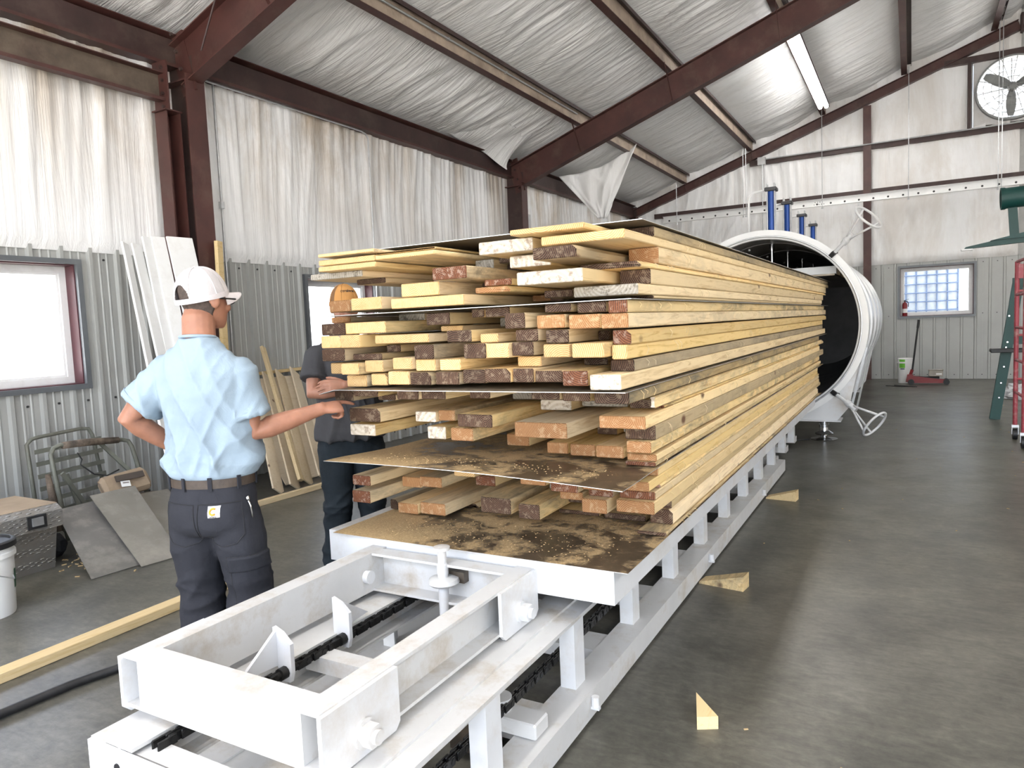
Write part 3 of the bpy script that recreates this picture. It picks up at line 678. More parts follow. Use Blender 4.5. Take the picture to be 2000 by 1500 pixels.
# ================================================================= LUMBER STACK
Z1, Z2, Z3, Z4, Z5 = .646, .961, 1.30, 1.63, 1.925
TIER = {1: 'in the lowest tier', 2: 'in the second tier', 3: 'in the third tier', 4: 'in the top tier'}
ETXT = {'d': ('dark-ended pine board', 'dark-ended boards'), 'p': ('pale-ended pine board', 'pale-ended boards'),
        'o': ('orange-ended pine board', 'orange-ended boards'), 'w': ('whitish-ended pine board', 'white-ended boards'),
        'r': ('reddish-ended pine board', 'reddish-ended boards'), 'g': ('grey weathered board', 'grey boards')}
LV = (Z1, Z2, Z3, Z4, Z5)
BOARDS=[
(1,-2.294,-2.184,2.50,8.39,0.836,0.884,'r'),(1,-2.300,-2.190,2.50,8.65,0.754,0.811,'r'),(1,-2.159,-2.045,2.70,8.60,0.794,0.845,'o'),(1,-2.045,-1.916,2.70,8.44,0.805,0.855,'o'),
(1,-1.803,-1.688,2.62,8.63,0.885,0.937,'p'),(1,-2.323,-2.069,2.72,8.50,0.884,0.918,'o'),(1,-1.833,-1.721,2.85,8.59,0.791,0.841,'r'),(1,-2.307,-2.254,2.78,8.39,0.650,0.700,'d'),
(1,-2.200,-2.078,2.72,8.53,0.659,0.710,'o'),(1,-2.063,-1.916,2.70,8.39,0.667,0.724,'o'),(1,-1.726,-1.565,2.72,8.60,0.703,0.775,'d'),(1,-1.509,-1.380,2.70,8.48,0.850,0.919,'o'),
(1,-1.316,-1.190,2.62,8.57,0.853,0.925,'r'),(1,-1.333,-1.221,2.75,8.37,0.791,0.827,'o'),(1,-1.188,-1.062,2.66,8.64,0.864,0.918,'o'),(1,-1.046,-0.889,2.62,8.37,0.880,0.920,'o'),
(1,-1.189,-1.076,2.72,8.60,0.821,0.858,'r'),(1,-1.045,-0.891,2.72,8.50,0.828,0.862,'r'),(1,-1.201,-1.087,2.68,8.50,0.761,0.821,'o'),(1,-1.049,-0.886,2.68,8.48,0.776,0.828,'o'),
(1,-0.961,-0.890,2.92,8.64,0.741,0.776,'d'),(1,-0.994,-0.891,2.93,8.41,0.667,0.733,'d'),(1,-1.527,-1.419,2.72,8.54,0.693,0.761,'d'),(1,-1.978,-1.886,2.95,8.52,0.650,0.667,'d'),
(1,-1.233,-1.032,3.00,8.44,0.650,0.678,'d'),(1,-1.469,-1.259,3.00,8.54,0.650,0.670,'d'),(2,-2.335,-2.220,2.46,8.69,1.238,1.290,'d'),(2,-2.202,-2.057,2.44,8.52,1.262,1.293,'d'),
(2,-2.142,-2.038,2.55,8.78,1.235,1.262,'d'),(2,-1.963,-1.844,2.46,8.66,1.250,1.296,'d'),(2,-1.844,-1.715,2.46,8.76,1.251,1.296,'d'),(2,-1.615,-1.513,2.50,8.72,1.254,1.296,'d'),
(2,-1.499,-1.429,2.70,8.99,1.268,1.296,'o'),(2,-1.299,-1.174,2.46,8.73,1.259,1.296,'d'),(2,-1.165,-1.049,2.45,8.51,1.254,1.296,'d'),(2,-1.024,-0.886,2.43,8.50,1.249,1.296,'d'),
(2,-2.289,-2.105,2.50,8.91,1.137,1.200,'d'),(2,-2.294,-2.142,2.50,8.90,1.072,1.125,'w'),(2,-1.991,-1.874,2.62,8.60,1.129,1.177,'w'),(2,-1.873,-1.780,2.64,8.77,1.135,1.184,'o'),
(2,-1.926,-1.824,2.62,8.60,1.053,1.110,'w'),(2,-1.687,-1.512,2.50,8.96,1.131,1.186,'d'),(2,-1.754,-1.637,2.55,8.70,1.062,1.119,'o'),(2,-1.402,-1.166,2.50,8.52,1.100,1.163,'o'),
(2,-1.434,-1.282,2.80,8.78,1.173,1.219,'w'),(2,-1.265,-1.050,2.85,8.70,1.184,1.209,'g'),(2,-0.875,-0.879,2.66,8.61,1.208,1.250,'w'),(2,-0.988,-0.881,2.70,8.89,1.199,1.236,'d'),
(2,-1.074,-0.881,2.58,8.51,1.133,1.184,'o'),(2,-1.404,-1.300,2.78,8.66,0.983,1.033,'o'),(2,-1.277,-1.158,2.74,8.62,0.985,1.036,'o'),(2,-1.154,-1.029,2.74,8.47,0.985,1.037,'o'),
(2,-0.994,-0.889,2.66,8.55,1.025,1.072,'o'),(2,-1.011,-0.884,2.72,8.64,0.984,1.013,'o'),(2,-1.641,-1.522,2.85,8.77,0.997,1.052,'o'),(3,-2.243,-2.125,2.44,9.14,1.304,1.358,'p'),
(3,-2.109,-2.016,2.46,8.80,1.310,1.364,'p'),(3,-1.983,-1.870,2.42,9.01,1.317,1.375,'p'),(3,-1.869,-1.758,2.44,9.14,1.315,1.370,'d'),(3,-1.745,-1.624,2.44,9.14,1.316,1.370,'d'),
(3,-1.611,-1.500,2.44,8.82,1.322,1.379,'d'),(3,-1.495,-1.374,2.44,8.92,1.327,1.383,'d'),(3,-1.369,-1.274,2.44,9.13,1.327,1.382,'d'),(3,-1.263,-1.144,2.42,8.88,1.329,1.374,'d'),
(3,-1.133,-1.028,2.40,9.13,1.318,1.375,'r'),(3,-1.009,-0.888,2.36,9.17,1.307,1.363,'w'),(3,-2.353,-2.275,2.46,9.02,1.362,1.414,'p'),(3,-2.219,-2.115,2.40,9.22,1.364,1.414,'p'),
(3,-2.114,-2.009,2.44,9.14,1.372,1.424,'p'),(3,-1.953,-1.847,2.42,8.87,1.383,1.434,'p'),(3,-1.846,-1.741,2.44,8.93,1.374,1.425,'p'),(3,-1.720,-1.613,2.44,8.88,1.376,1.423,'p'),
(3,-1.386,-1.277,2.50,8.94,1.384,1.426,'p'),(3,-0.986,-0.890,2.50,8.91,1.363,1.407,'d'),(3,-1.178,-1.070,2.70,8.92,1.375,1.403,'d'),(3,-2.367,-2.227,2.44,9.03,1.423,1.479,'d'),
(3,-2.211,-2.040,2.46,8.98,1.424,1.453,'d'),(3,-2.095,-2.012,2.56,9.16,1.453,1.486,'d'),(3,-1.839,-1.735,2.44,9.10,1.425,1.486,'d'),(3,-1.587,-1.480,2.42,9.29,1.424,1.485,'d'),
(3,-1.470,-1.365,2.42,9.10,1.426,1.484,'p'),(3,-1.364,-1.267,2.44,9.27,1.432,1.486,'d'),(3,-1.228,-1.113,2.42,9.07,1.423,1.474,'p'),(3,-1.081,-0.953,2.36,8.81,1.423,1.476,'p'),
(3,-0.950,-0.889,2.44,8.90,1.412,1.465,'p'),(3,-2.381,-2.259,2.44,8.75,1.482,1.539,'p'),(3,-2.237,-2.121,2.42,9.28,1.482,1.540,'p'),(3,-2.055,-1.763,2.44,9.02,1.495,1.533,'p'),
(3,-1.655,-1.534,2.42,9.11,1.493,1.541,'d'),(3,-1.518,-1.432,2.44,8.98,1.486,1.523,'p'),(3,-1.348,-1.247,2.44,9.12,1.488,1.534,'d'),(3,-1.215,-1.117,2.42,8.82,1.477,1.528,'d'),
(3,-1.116,-1.062,2.70,9.27,1.476,1.515,'d'),(3,-0.952,-0.879,2.44,9.19,1.465,1.518,'r'),(3,-2.399,-2.251,2.46,9.08,1.541,1.595,'d'),(3,-2.220,-1.989,2.44,8.99,1.543,1.594,'p'),
(3,-1.822,-1.703,2.60,9.05,1.537,1.562,'p'),(3,-1.788,-1.666,2.46,9.28,1.566,1.617,'d'),(3,-1.382,-1.290,2.42,9.01,1.538,1.599,'d'),(3,-1.260,-1.139,2.44,8.80,1.534,1.586,'o'),
(3,-1.115,-0.988,2.42,9.09,1.528,1.581,'o'),(3,-0.987,-0.880,2.44,9.16,1.525,1.579,'o'),(3,-2.453,-2.330,2.60,8.95,1.598,1.626,'o'),(3,-2.125,-1.970,2.70,8.77,1.594,1.626,'g'),
(3,-1.594,-1.530,2.50,9.21,1.590,1.626,'d'),(3,-1.515,-1.398,2.48,8.85,1.588,1.626,'d'),(3,-1.225,-1.113,2.44,8.80,1.594,1.626,'d'),(3,-1.088,-0.971,2.44,8.78,1.586,1.626,'d'),
(3,-0.957,-0.881,2.42,8.99,1.580,1.626,'r'),(4,-2.364,-2.233,2.50,9.06,1.646,1.700,'o'),(4,-2.193,-2.018,2.46,8.80,1.647,1.702,'p'),(4,-1.975,-1.594,2.46,8.86,1.644,1.688,'p'),
(4,-1.941,-1.738,2.50,9.08,1.693,1.751,'p'),(4,-1.745,-1.573,2.46,8.86,1.751,1.803,'r'),(4,-1.581,-1.445,2.60,9.05,1.720,1.748,'r'),(4,-1.609,-1.436,2.56,8.97,1.691,1.716,'o'),
(4,-2.346,-2.017,2.42,9.67,1.893,1.908,'p'),(4,-2.354,-2.025,2.42,9.70,1.856,1.882,'p'),(4,-2.354,-2.018,2.44,8.97,1.829,1.853,'p'),(4,-2.046,-1.725,2.46,9.67,1.883,1.893,'p'),
(4,-2.024,-1.707,2.44,9.60,1.857,1.876,'p'),(4,-2.471,-2.152,2.50,8.87,1.800,1.829,'g'),(4,-2.311,-2.134,2.62,9.32,1.774,1.800,'d'),(4,-1.531,-1.282,2.48,9.69,1.839,1.890,'w'),
(4,-1.430,-1.241,2.55,9.31,1.783,1.831,'w'),(4,-1.218,-1.040,2.36,9.17,1.786,1.831,'d'),(4,-1.224,-0.889,2.44,9.57,1.845,1.879,'p'),(4,-1.347,-1.034,2.42,9.69,1.893,1.915,'p'),
(4,-1.316,-1.040,2.40,9.21,1.701,1.751,'w'),(4,-1.153,-0.888,2.56,8.84,1.648,1.689,'g'),(4,-1.134,-0.883,2.60,9.22,1.751,1.775,'d'),(4,-1.355,-1.218,2.70,9.30,1.659,1.691,'d'),
(1,-1.013,-0.883,2.83,8.45,0.650,0.666,'d'),(1,-1.021,-0.891,2.79,8.52,0.863,0.879,'r'),(1,-1.017,-0.887,2.74,8.36,0.921,0.957,'o'),(2,-1.016,-0.886,2.71,8.54,0.965,0.983,'r'),
(2,-1.012,-0.882,2.70,8.89,1.073,1.132,'d'),(2,-1.015,-0.885,2.83,8.48,1.185,1.198,'r'),(4,-1.020,-0.890,2.76,8.80,1.634,1.647,'d'),(4,-1.017,-0.887,2.72,8.96,1.690,1.750,'d'),
(4,-1.019,-0.889,2.82,9.29,1.776,1.844,'o'),(4,-1.021,-0.891,2.79,9.54,1.880,1.921,'d'),(1,-1.296,-1.204,2.96,8.63,0.733,0.783,'o'),(1,-1.414,-1.310,3.01,8.50,0.707,0.752,'d'),
(1,-1.403,-1.304,3.16,8.62,0.672,0.702,'d'),(1,-1.655,-1.596,3.06,8.43,0.795,0.835,'o'),(1,-1.156,-1.061,3.02,8.49,0.691,0.721,'o'),(1,-1.275,-1.213,3.14,8.55,0.678,0.723,'o'),
(1,-1.687,-1.565,2.99,8.35,0.865,0.915,'d'),(1,-1.713,-1.595,3.04,8.63,0.651,0.701,'g'),(1,-1.134,-1.054,3.23,8.37,0.919,0.949,'g'),(1,-1.458,-1.353,3.02,8.65,0.807,0.837,'o'),
(1,-1.576,-1.521,3.23,8.44,0.788,0.838,'o'),(1,-1.511,-1.415,3.00,8.57,0.765,0.795,'g'),(1,-1.294,-1.168,3.19,8.41,0.925,0.955,'g'),(1,-1.137,-1.030,3.22,8.60,0.723,0.753,'d'),
(1,-1.690,-1.616,3.23,8.38,0.835,0.865,'d'),(1,-1.540,-1.424,3.08,8.56,0.921,0.951,'d'),(2,-1.671,-1.543,2.97,8.52,1.198,1.248,'g'),(2,-1.585,-1.467,3.17,8.97,1.091,1.131,'o'),
(2,-1.510,-1.411,3.23,8.76,1.020,1.065,'o'),(2,-1.308,-1.204,3.12,8.85,1.227,1.257,'d'),(2,-1.244,-1.146,2.97,8.51,1.043,1.088,'d'),(2,-1.150,-1.099,3.18,8.67,1.089,1.134,'d'),
(2,-1.630,-1.534,3.05,8.48,1.057,1.087,'o'),(2,-1.486,-1.361,3.00,8.46,1.223,1.263,'d'),(2,-1.501,-1.436,3.01,8.56,1.173,1.203,'d'),(2,-1.365,-1.244,3.20,8.60,1.053,1.098,'g'),
(2,-1.499,-1.407,3.13,8.51,0.969,1.009,'d'),(2,-1.137,-1.062,3.03,8.75,1.048,1.088,'g'),(2,-1.119,-1.043,3.14,8.63,1.218,1.248,'g'),(2,-1.137,-1.075,3.11,8.48,1.139,1.169,'d'),
(2,-1.489,-1.421,3.21,8.65,1.138,1.168,'d'),(2,-1.064,-1.011,3.22,8.75,1.088,1.128,'g'),(3,-1.876,-1.789,2.96,8.85,1.563,1.608,'g'),(3,-1.547,-1.445,2.87,9.26,1.547,1.587,'d'),
(3,-1.675,-1.609,2.87,8.86,1.423,1.473,'d'),(3,-1.961,-1.875,2.92,9.04,1.448,1.488,'d'),(3,-1.609,-1.515,3.00,8.79,1.385,1.415,'o'),(3,-1.742,-1.679,2.98,8.98,1.499,1.529,'d'),
(3,-1.627,-1.561,2.81,8.79,1.548,1.588,'g'),(3,-1.954,-1.892,2.87,8.76,1.571,1.601,'g'),(3,-1.503,-1.440,2.85,9.28,1.382,1.422,'o'),(4,-1.416,-1.291,2.96,8.90,1.754,1.784,'d'),
(4,-1.640,-1.547,2.84,9.62,1.835,1.865,'d'),(4,-1.743,-1.643,2.80,9.24,1.809,1.854,'g'),(4,-1.843,-1.755,2.97,9.06,1.809,1.854,'g'),(4,-1.992,-1.863,2.81,8.86,1.753,1.798,'g'),
(4,-1.542,-1.430,2.96,9.01,1.656,1.686,'o'),(4,-1.645,-1.559,2.86,9.68,1.879,1.919,'g'),(4,-1.573,-1.479,2.89,9.24,1.748,1.793,'o'),(4,-1.925,-1.865,2.96,9.35,1.802,1.852,'o'),
(4,-1.993,-1.942,2.85,9.03,1.797,1.827,'g'),(4,-1.826,-1.749,2.95,8.99,1.762,1.807,'d'),(4,-1.428,-1.362,2.91,8.89,1.652,1.702,'d'),(4,-1.422,-1.326,2.85,9.23,1.718,1.748,'o'),
(4,-1.704,-1.652,2.88,9.51,1.887,1.917,'d'),(4,-1.728,-1.636,2.82,9.13,1.721,1.751,'d'),(4,-1.640,-1.520,2.92,9.07,1.804,1.834,'d'),
]

def board_mesh(m, x0, x1, y0, y1, z0, z1, wane):
    c = .004; bow = random.uniform(-.004, .004)
    def ring(y, i, dz):
        w = wane
        return [(x0+c+i, y, z0+i+dz), (x1-c-i, y, z0+i+dz), (x1-i, y, z0+c+i+dz), (x1-i, y, z1-c-w-i+dz), (x1-c-w*1.2-i, y, z1-i+dz), (x0+c+i, y, z1-i+dz), (x0+i, y, z1-c-i+dz), (x0+i, y, z0+c+i+dz)]
    ys = [(y0, .003), (y0+.004, 0), (y0+(y1-y0)*.33, 0), (y0+(y1-y0)*.66, 0), (y1, 0)]
    vs = [p for y, i in ys for p in ring(y, i, 0)]
    m.mi = 1; m.add(vs, [(0,1,2,3,4,5,6,7)]); m.v = m.v[:0]; m.f = []; m.m = []
    fs = [[0,1,2,3,4,5,6,7]]; ms = [1]
    for k in range(len(ys)-1):
        for i in range(8):
            fs.append([k*8+i, k*8+(i+1)%8, (k+1)*8+(i+1)%8, (k+1)*8+i]); ms.append(0 if k else 1)
    e = (len(ys)-1)*8; fs.append([e+i for i in range(7, -1, -1)]); ms.append(1)
    m.v = [Vector(p) for p in vs]; m.f = fs; m.m = ms
for (b, x0, x1, y0, y1, z0, z1, e) in BOARDS:
    m = MB(); wane = .012 if random.random() < .12 else 0
    y0 += random.uniform(-.012, .012)
    board_mesh(m, x0+.0015, x1-.0015, y0, y1, z0+.0005, z1-.0005, wane)
    body = pine_grey if (e in 'gd' and random.random() < .45) else pine
    o = m.build('lumber_board', [body, END[e]], recalc=True, org=((x0+x1)/2, y0, z0))
    lo, hi = LV[b-1], LV[b]
    size = 'wide ' if x1-x0 > .17 else ('narrow ' if x1-x0 < .088 else '')
    pos = 'resting on the sheet' if z0-lo < .012 else ('under the sheet above' if hi-z1 < .014 else 'amid other boards')
    if x1 > -.96: pos = 'at the open-floor side'
    elif x0 < -2.14: pos = 'at the men\'s side'
    if y0 > 2.64 and b > 1 or y0 > 2.9: pos = 'set back ' + pos
    row = ('first', 'second', 'third', 'fourth', 'fifth', 'sixth')[min(5, int((z0-lo+.012)/.055))]
    if 'amid' in pos: pos = pos.replace('amid other boards', '').strip()
    wh = row + ' row ' + TIER[b].replace('in the', 'of the') + ((', ' + pos) if pos else ' from the sheet up')
    setp(o, size + ETXT[e][0] + ', ' + wh, 'board', size + ETXT[e][1] + ', ' + wh)
    if x1 > -.96 and random.random() < .85:
        m = MB()
        for q in range(7):
            yy = y0 + .1 + random.random()**1.6*4.5; L = random.uniform(.02, .06); a_ = random.uniform(-.8, .8); p_ = Vector((x1, yy, z0+(z1-z0)*.85)); L = min(L, (z1-z0)*.8)
            m.tube([p_, p_+Vector((.012, L*.4*math.sin(a_), -L*.4)), p_+Vector((.008, L*math.sin(a_), -L*.9))], .0011, 4)
        m.build('splinters', pine_clean, o, kind='stuff')
# metal sheets between the tiers
def sheet(x0, x1, y0, y1, z, label, bend, mat=None):
    m = MB(); NX, NY = 16, 40; th = .0022; vs = []
    for s in (0, 1):
        for i in range(NX+1):
            for j in range(NY+1):
                u, q = i/NX, (j/NY)**1.6; x = x0+(x1-x0)*u; y = y0+(y1-y0)*q
                vs.append((x, y, z + bend(u, y-y0) + s*th))
    n = (NX+1)*(NY+1); idx = lambda i, j, s: s*n + i*(NY+1)+j
    fs = []; ms = []
    for i in range(NX):
        for j in range(NY):
            fs.append((idx(i,j,1), idx(i+1,j,1), idx(i+1,j+1,1), idx(i,j+1,1))); ms.append(0)
            fs.append((idx(i,j,0), idx(i,j+1,0), idx(i+1,j+1,0), idx(i+1,j,0))); ms.append(1)
    for i in range(NX):
        fs.append((idx(i,0,0), idx(i+1,0,0), idx(i+1,0,1), idx(i,0,1))); ms.append(2); fs.append((idx(i,NY,0), idx(i,NY,1), idx(i+1,NY,1), idx(i+1,NY,0))); ms.append(2)
    for j in range(NY):
        fs.append((idx(0,j,0), idx(0,j,1), idx(0,j+1,1), idx(0,j+1,0))); ms.append(2); fs.append((idx(NX,j,0), idx(NX,j+1,0), idx(NX,j+1,1), idx(NX,j,1))); ms.append(2)
    m.add(vs, fs); m.m = ms
    o = m.build('metal_sheet', [mat or sawdust, plate_metal, plate_edge], recalc=False, org=((x0+x1)/2, y0, z))
    return setp(o, label, 'metal sheet')
dec = lambda d, l: math.exp(-(d/l)**2)
sheet(-2.30, -.885, 2.36, 8.7, Z1-.003, 'sawdust-covered metal sheet lying on the white cart under the lowest tier of boards', lambda u, d: 0)
sheet(-2.30, -.885, 2.33, 8.9, Z2-.003, 'sawdust-covered metal sheet between the lowest and second tiers, its bent front sticking out', lambda u, d: dec(d, .33)*(.022 - .030*u + .014*math.sin(math.pi*u)))
sheet(-2.33, -.875, 2.36, 9.2, Z3-.003, 'thin metal sheet between the second and third tiers with a curled corner', lambda u, d: dec(d, .18)*(-.02*max(0, 1-u*22)) , plate_metal)
sheet(-2.36, -.865, 2.42, 9.3, Z4-.003, 'thin metal sheet between the third and top tiers of boards', lambda u, d: 0, plate_metal)
sheet(-2.44, -.878, 2.60, 9.75, Z5+.001, 'thin metal sheet lying on top of the whole board stack', lambda u, d: 0, plate_metal)
# splinters and sawdust crumbs
rs = random.Random(5); m = MB()
for k in range(240):
    x = rs.uniform(-2.1, -1.0); y = rs.uniform(2.42, 2.75); s = rs.uniform(.0012, .0035)
    m.obox((x, y, Z1+.002+s*.3), (s*2, s, s*.7), Matrix.Rotation(rs.uniform(0, 3), 3, 'Z'))
for k in range(200):
    x = rs.uniform(-2.15, -1.0); y = rs.uniform(2.40, 2.62); s = rs.uniform(.0012, .0035)
    if 0: continue
    u = (x+2.30)/1.415; d = y-2.33
    m.obox((x, y, Z2+.002+dec(d, .33)*(.022-.030*u+.014*math.sin(math.pi*u))+s*.3), (s*2, s, s*.7), Matrix.Rotation(rs.uniform(0, 3), 3, 'Z'))
o = m.build('sawdust', plain('sawdust_crumbs', (.48,.33,.16), .9), kind='stuff'); setp(o, 'loose sawdust crumbs scattered over the two lower metal sheets', 'sawdust')
# ================================================================= CART UNDER THE STACK
XC = -1.66
cart = thing('lumber_cart', (XC, 5.4, .414), 'long white steel cart carrying the stack of boards', 'cart')
m = MB(); m.box((-2.36, 2.40, .50), (-.955, 2.41, .642)); m.box((-2.36, 2.41, .634), (-.955, 2.50, .642)); m.box((-2.36, 2.41, .50), (-.955, 2.50, .508)); m.build('end_beam', white_paint, cart)
for x0, s in ((-.955, 1), (-2.36, -1)):
    m = MB(); xx = sorted((x0, x0-s*.10)); m.box((x0-s*.008 if s > 0 else x0, 2.41, .508), (x0 if s > 0 else x0+.008, 8.72, .634)); m.box((xx[0], 2.501, .634), (xx[1], 8.72, .642)); m.box((xx[0], 2.501, .50), (xx[1], 8.72, .508)); m.build('side_beam', white_paint, cart)
for k in range(10):
    y = 3.0+.6*k; m = MB(); m.box((-2.34, y, .52), (-.97, y+.06, .634)); m.build('cross_member', white_paint, cart)
m = MB(); m.box((-2.36, 2.41, .642), (-.955, 8.72, .6425)); m.build('deck', white_dusty, cart)
for y in (2.9, 4.8, 6.7, 8.4):
    for x in (-1.30, -2.02):
        m = MB(); m.cyl((x-.025, y, .467), (x+.025, y, .467), .053, 18); m.build('wheel', dark_metal, cart)
# ================================================================= PULLING FRAME IN FRONT OF THE CART
pf = thing('pulling_frame', (-1.695, 1.8, .38), 'white steel channel frame with bolted axle plates coupled in front of the loaded cart', 'tow frame')
FZ0, FZ1 = .435, .600
m = MB(); m.box((-2.10+.0752, 1.235, FZ0), (-1.29-.0752, 1.315, FZ1)); m.build('front_beam', white_dusty, pf)
m = MB(); m.box((-2.025, 2.375, FZ0+.01), (-1.365, 2.385, FZ1-.01)); m.box((-2.025, 2.30, FZ0), (-1.365, 2.375, FZ0+.01)); m.box((-2.025, 2.30, FZ1-.01), (-1.365, 2.375, FZ1)); m.build('rear_beam', white_dusty, pf)
for s, xin, xo in ((1, -1.365, -1.29), (-1, -2.025, -2.10)):
    a, b = sorted((xin, xo)); wi = sorted((xin, xin+s*.01))
    m = MB(); m.box((wi[0], 1.235, FZ0+.011), (wi[1], 2.40, FZ1-.011)); m.box((a, 1.235, FZ1-.011), (b, 2.40, FZ1)); m.box((a, 1.235, FZ0), (b, 2.40, FZ0+.011)); m.build('side_channel', white_dusty, pf)
    for y0, y1, lo in ((1.225, 1.53, FZ0-.019), (2.12, 2.40, FZ0-.019)):
        p0, p1 = sorted((xo, xo+s*.014))
        m = MB(); m.prism([(y0, lo+.02), (y0+.02, lo), (y1-.02, lo), (y1, lo+.02), (y1, FZ1-.004), (y0, FZ1-.004)], 0, p0, p1); pl = m.build('axle_plate', white_paint, pf)
        yc = (y0+y1)/2; zc_ = FZ0+.045
        m = MB(); m.cyl((xo+s*.014, yc, zc_), (xo+s*.022, yc, zc_), .042, 20); m.build('washer', white_paint, pl, smooth='auto')
        m = MB(); m.cyl((xo+s*.022, yc, zc_), (xo+s*.055, yc, zc_), .033, 6); m.build('nut', white_paint, pl)
        m = MB(); m.cyl((xo+s*.055, yc, zc_), (xo+s*.068, yc, zc_), .020, 14); m.build('axle_end', white_paint, pl, smooth='auto')
        m = MB(); m.cyl((xo-s*.05, yc, zc_-.01), (xo-s*.005, yc, zc_-.01), .054, 20); m.build('wheel', dark_metal, pf, smooth='auto')
        m = MB(); m.cyl((xin-s*.0, yc, zc_+.03), (xin-s*.025, yc, zc_+.03), .028, 16); m.build('bolt_head', white_paint, pf, smooth='auto')
# lugs that hook the chain
for (x, y) in ((-1.90, 1.66), (-1.90, 1.95)):
    m = MB(); m.prism([(x-.01, .365), (x+.05, .365), (x+.06, .40), (x+.06, .50), (x+.02, .535), (x-.02, .55), (x-.02, .40)], 1, y-.008, y+.008); lg = m.build('chain_lug', white_paint, pf)
    dy = -1 if y < 1.8 else 1
    m = MB(); m.add([(x-.015, y, .545), (x-.015, y+dy*.17, .43), (x-.015, y, .415), (x-.003, y, .545), (x-.003, y+dy*.17, .43), (x-.003, y, .415)], [(0,1,2),(5,4,3),(0,3,4,1),(1,4,5,2),(2,5,3,0)]); m.build('gusset', white_paint, lg)
    m = MB(); m.cyl((x+.03, y-.075, .40), (x+.03, y+.045, .40), .012, 10); m.cyl((x+.03, y-.035, .40), (x+.03, y-.009, .40), .022, 10); m.build('pin', grease, lg, smooth='auto')
# coupling pin standing in the rear beam
m = MB(); px, py = -1.655, 2.30
m.lathe([(0, .36), (.021, .36), (.021, .56), (.024, .56), (.024, .60), (.018, .605), (.018, .655), (.034, .66), (.034, .672), (0, .675)], (px, py, 0), (0,0,1), 20); cp = m.build('coupling_pin', white_paint, pf, smooth='auto')
m = MB(); m.lathe([(0, .515), (.055, .515), (.065, .525), (.06, .54), (.03, .548), (0, .548)], (px, py+.005, 0), (0,0,1), 24); m.build('collar', white_dusty, cp, smooth='auto')
m = MB(); m.box((px-.02, py+.04, .515), (px+.075, py+.085, .56)); m.build('bracket', oily, cp)
# ================================================================= RAIL TRACK
tr = thing('rail_track', (XC, 5, 0), 'white steel rail track on short posts running into the round kiln', 'track')
YT0, YT1 = 1.12, 9.0
for s in (1, -1):
    def X(v): return v if s > 0 else -3.24 - v
    def bx(m, xa, xb, *r): a, b = sorted((X(xa), X(xb))); m.box((a, r[0], r[2]), (b, r[1], r[3]))
    m = MB(); bx(m, -1.335, -1.21, YT0, YT1, .400, .412); bx(m, -1.28, -1.27, YT0, YT1, .30, .40); bx(m, -1.35, -1.23, YT0, YT1, .29, .30); m.build('upper_rail', white_dusty, tr)
    m = MB(); bx(m, -1.21, -1.138, YT0, YT1, .388, .402); m.build('rail_lip', white_dusty, tr)
    m = MB(); bx(m, -1.21, -1.083, YT0, 7.35, .110, .120); bx(m, -1.093, -1.083, YT0, 7.35, .014, .110); bx(m, -1.13, -1.093, YT0, 7.35, .014, .022); m.build('lower_rail', white_dusty, tr)
    for k in range(11):
        y = 1.77 + k*.66
        m = MB(); bx(m, -1.205, -1.140, y, y+.012, .120, .388); bx(m, -1.152, -1.140, y+.012, y+.09, .120, .388); m.build('post', white_paint, tr)
    for y in (2.45, 4.3, 6.1):
        m = MB(); m.cyl((X(-1.068), y, .06), (X(-1.068), y, .10), .016, 10); m.box((min(X(-1.085),X(-1.05)), y-.01, .05), (max(X(-1.085),X(-1.05)), y+.01, .062)); m.build('stud', white_paint, tr)
for k in range(12):
    y = 1.47 + k*.66
    m = MB(); m.box((-2.06, y, .05), (-1.18, y+.17, .112)); m.build('cross_tie', white_dusty, tr)
for y in (1.135, 1.80, 2.6, 3.8):
    m = MB(); m.box((-1.93, y, .33), (-1.31, y+.075, .388)); m.build('cross_bar', white_dusty, tr)
m = MB(); m.box((-2.10, YT0-.012, .30), (-1.14, YT0, .398)); m.build('end_plate', white_paint, tr)
m = MB()
for x in (-.30, .30): m.cyl((XC+x, YT0-.0125, .35), (XC+x, YT0-.016, .35), .012, 10)
m.build('bolt_hole', black, tr)
m = MB(); m.cbox((-1.33, 2.05, .122), (-1.12, 2.15, .18), .006); br = m.build('bearing_bracket', white_dusty, tr)
m = MB(); m.cyl((-1.29, 2.10, .18), (-1.29, 2.10, .225), .045, 20); m.build('bearing_cup', white_dusty, br, smooth='auto')
m = MB(); m.box((-1.46, 2.02, .03), (-1.31, 2.2, .10)); m.cyl((-1.40, 2.1, .10), (-1.40, 2.1, .18), .03, 12); m.build('gear_block', oily, tr)
def chain(x, z, y0, y1, name):
    m = MB(); y = y0; k = 0
    while y < y1:
        if k % 2 == 0:
            for s in (-.016, .010): m.obox((x+s+.003, y, z), (.006, .062, .030), None, .004)
        else:
            for s in (-.009, .003): m.obox((x+s+.003, y, z), (.006, .062, .030), None, .004)
        m.cyl((x-.018, y+.019, z), (x+.018, y+.019, z), .012, 6)
        y += .038; k += 1
    o = m.build(name, grease, tr, kind='stuff'); return o
chain(-1.875, .398, 1.20, 6.0, 'drive_chain'); chain(-1.255, .205, 1.10, 5.5, 'drive_chain')
m = MB(); m.tube([(-1.62, 2.30, .26), (-1.68, 2.05, .16), (-1.72, 1.75, .06), (-1.8, 1.35, .03)], .016, 8); m.build('cable', black, tr, smooth=True)
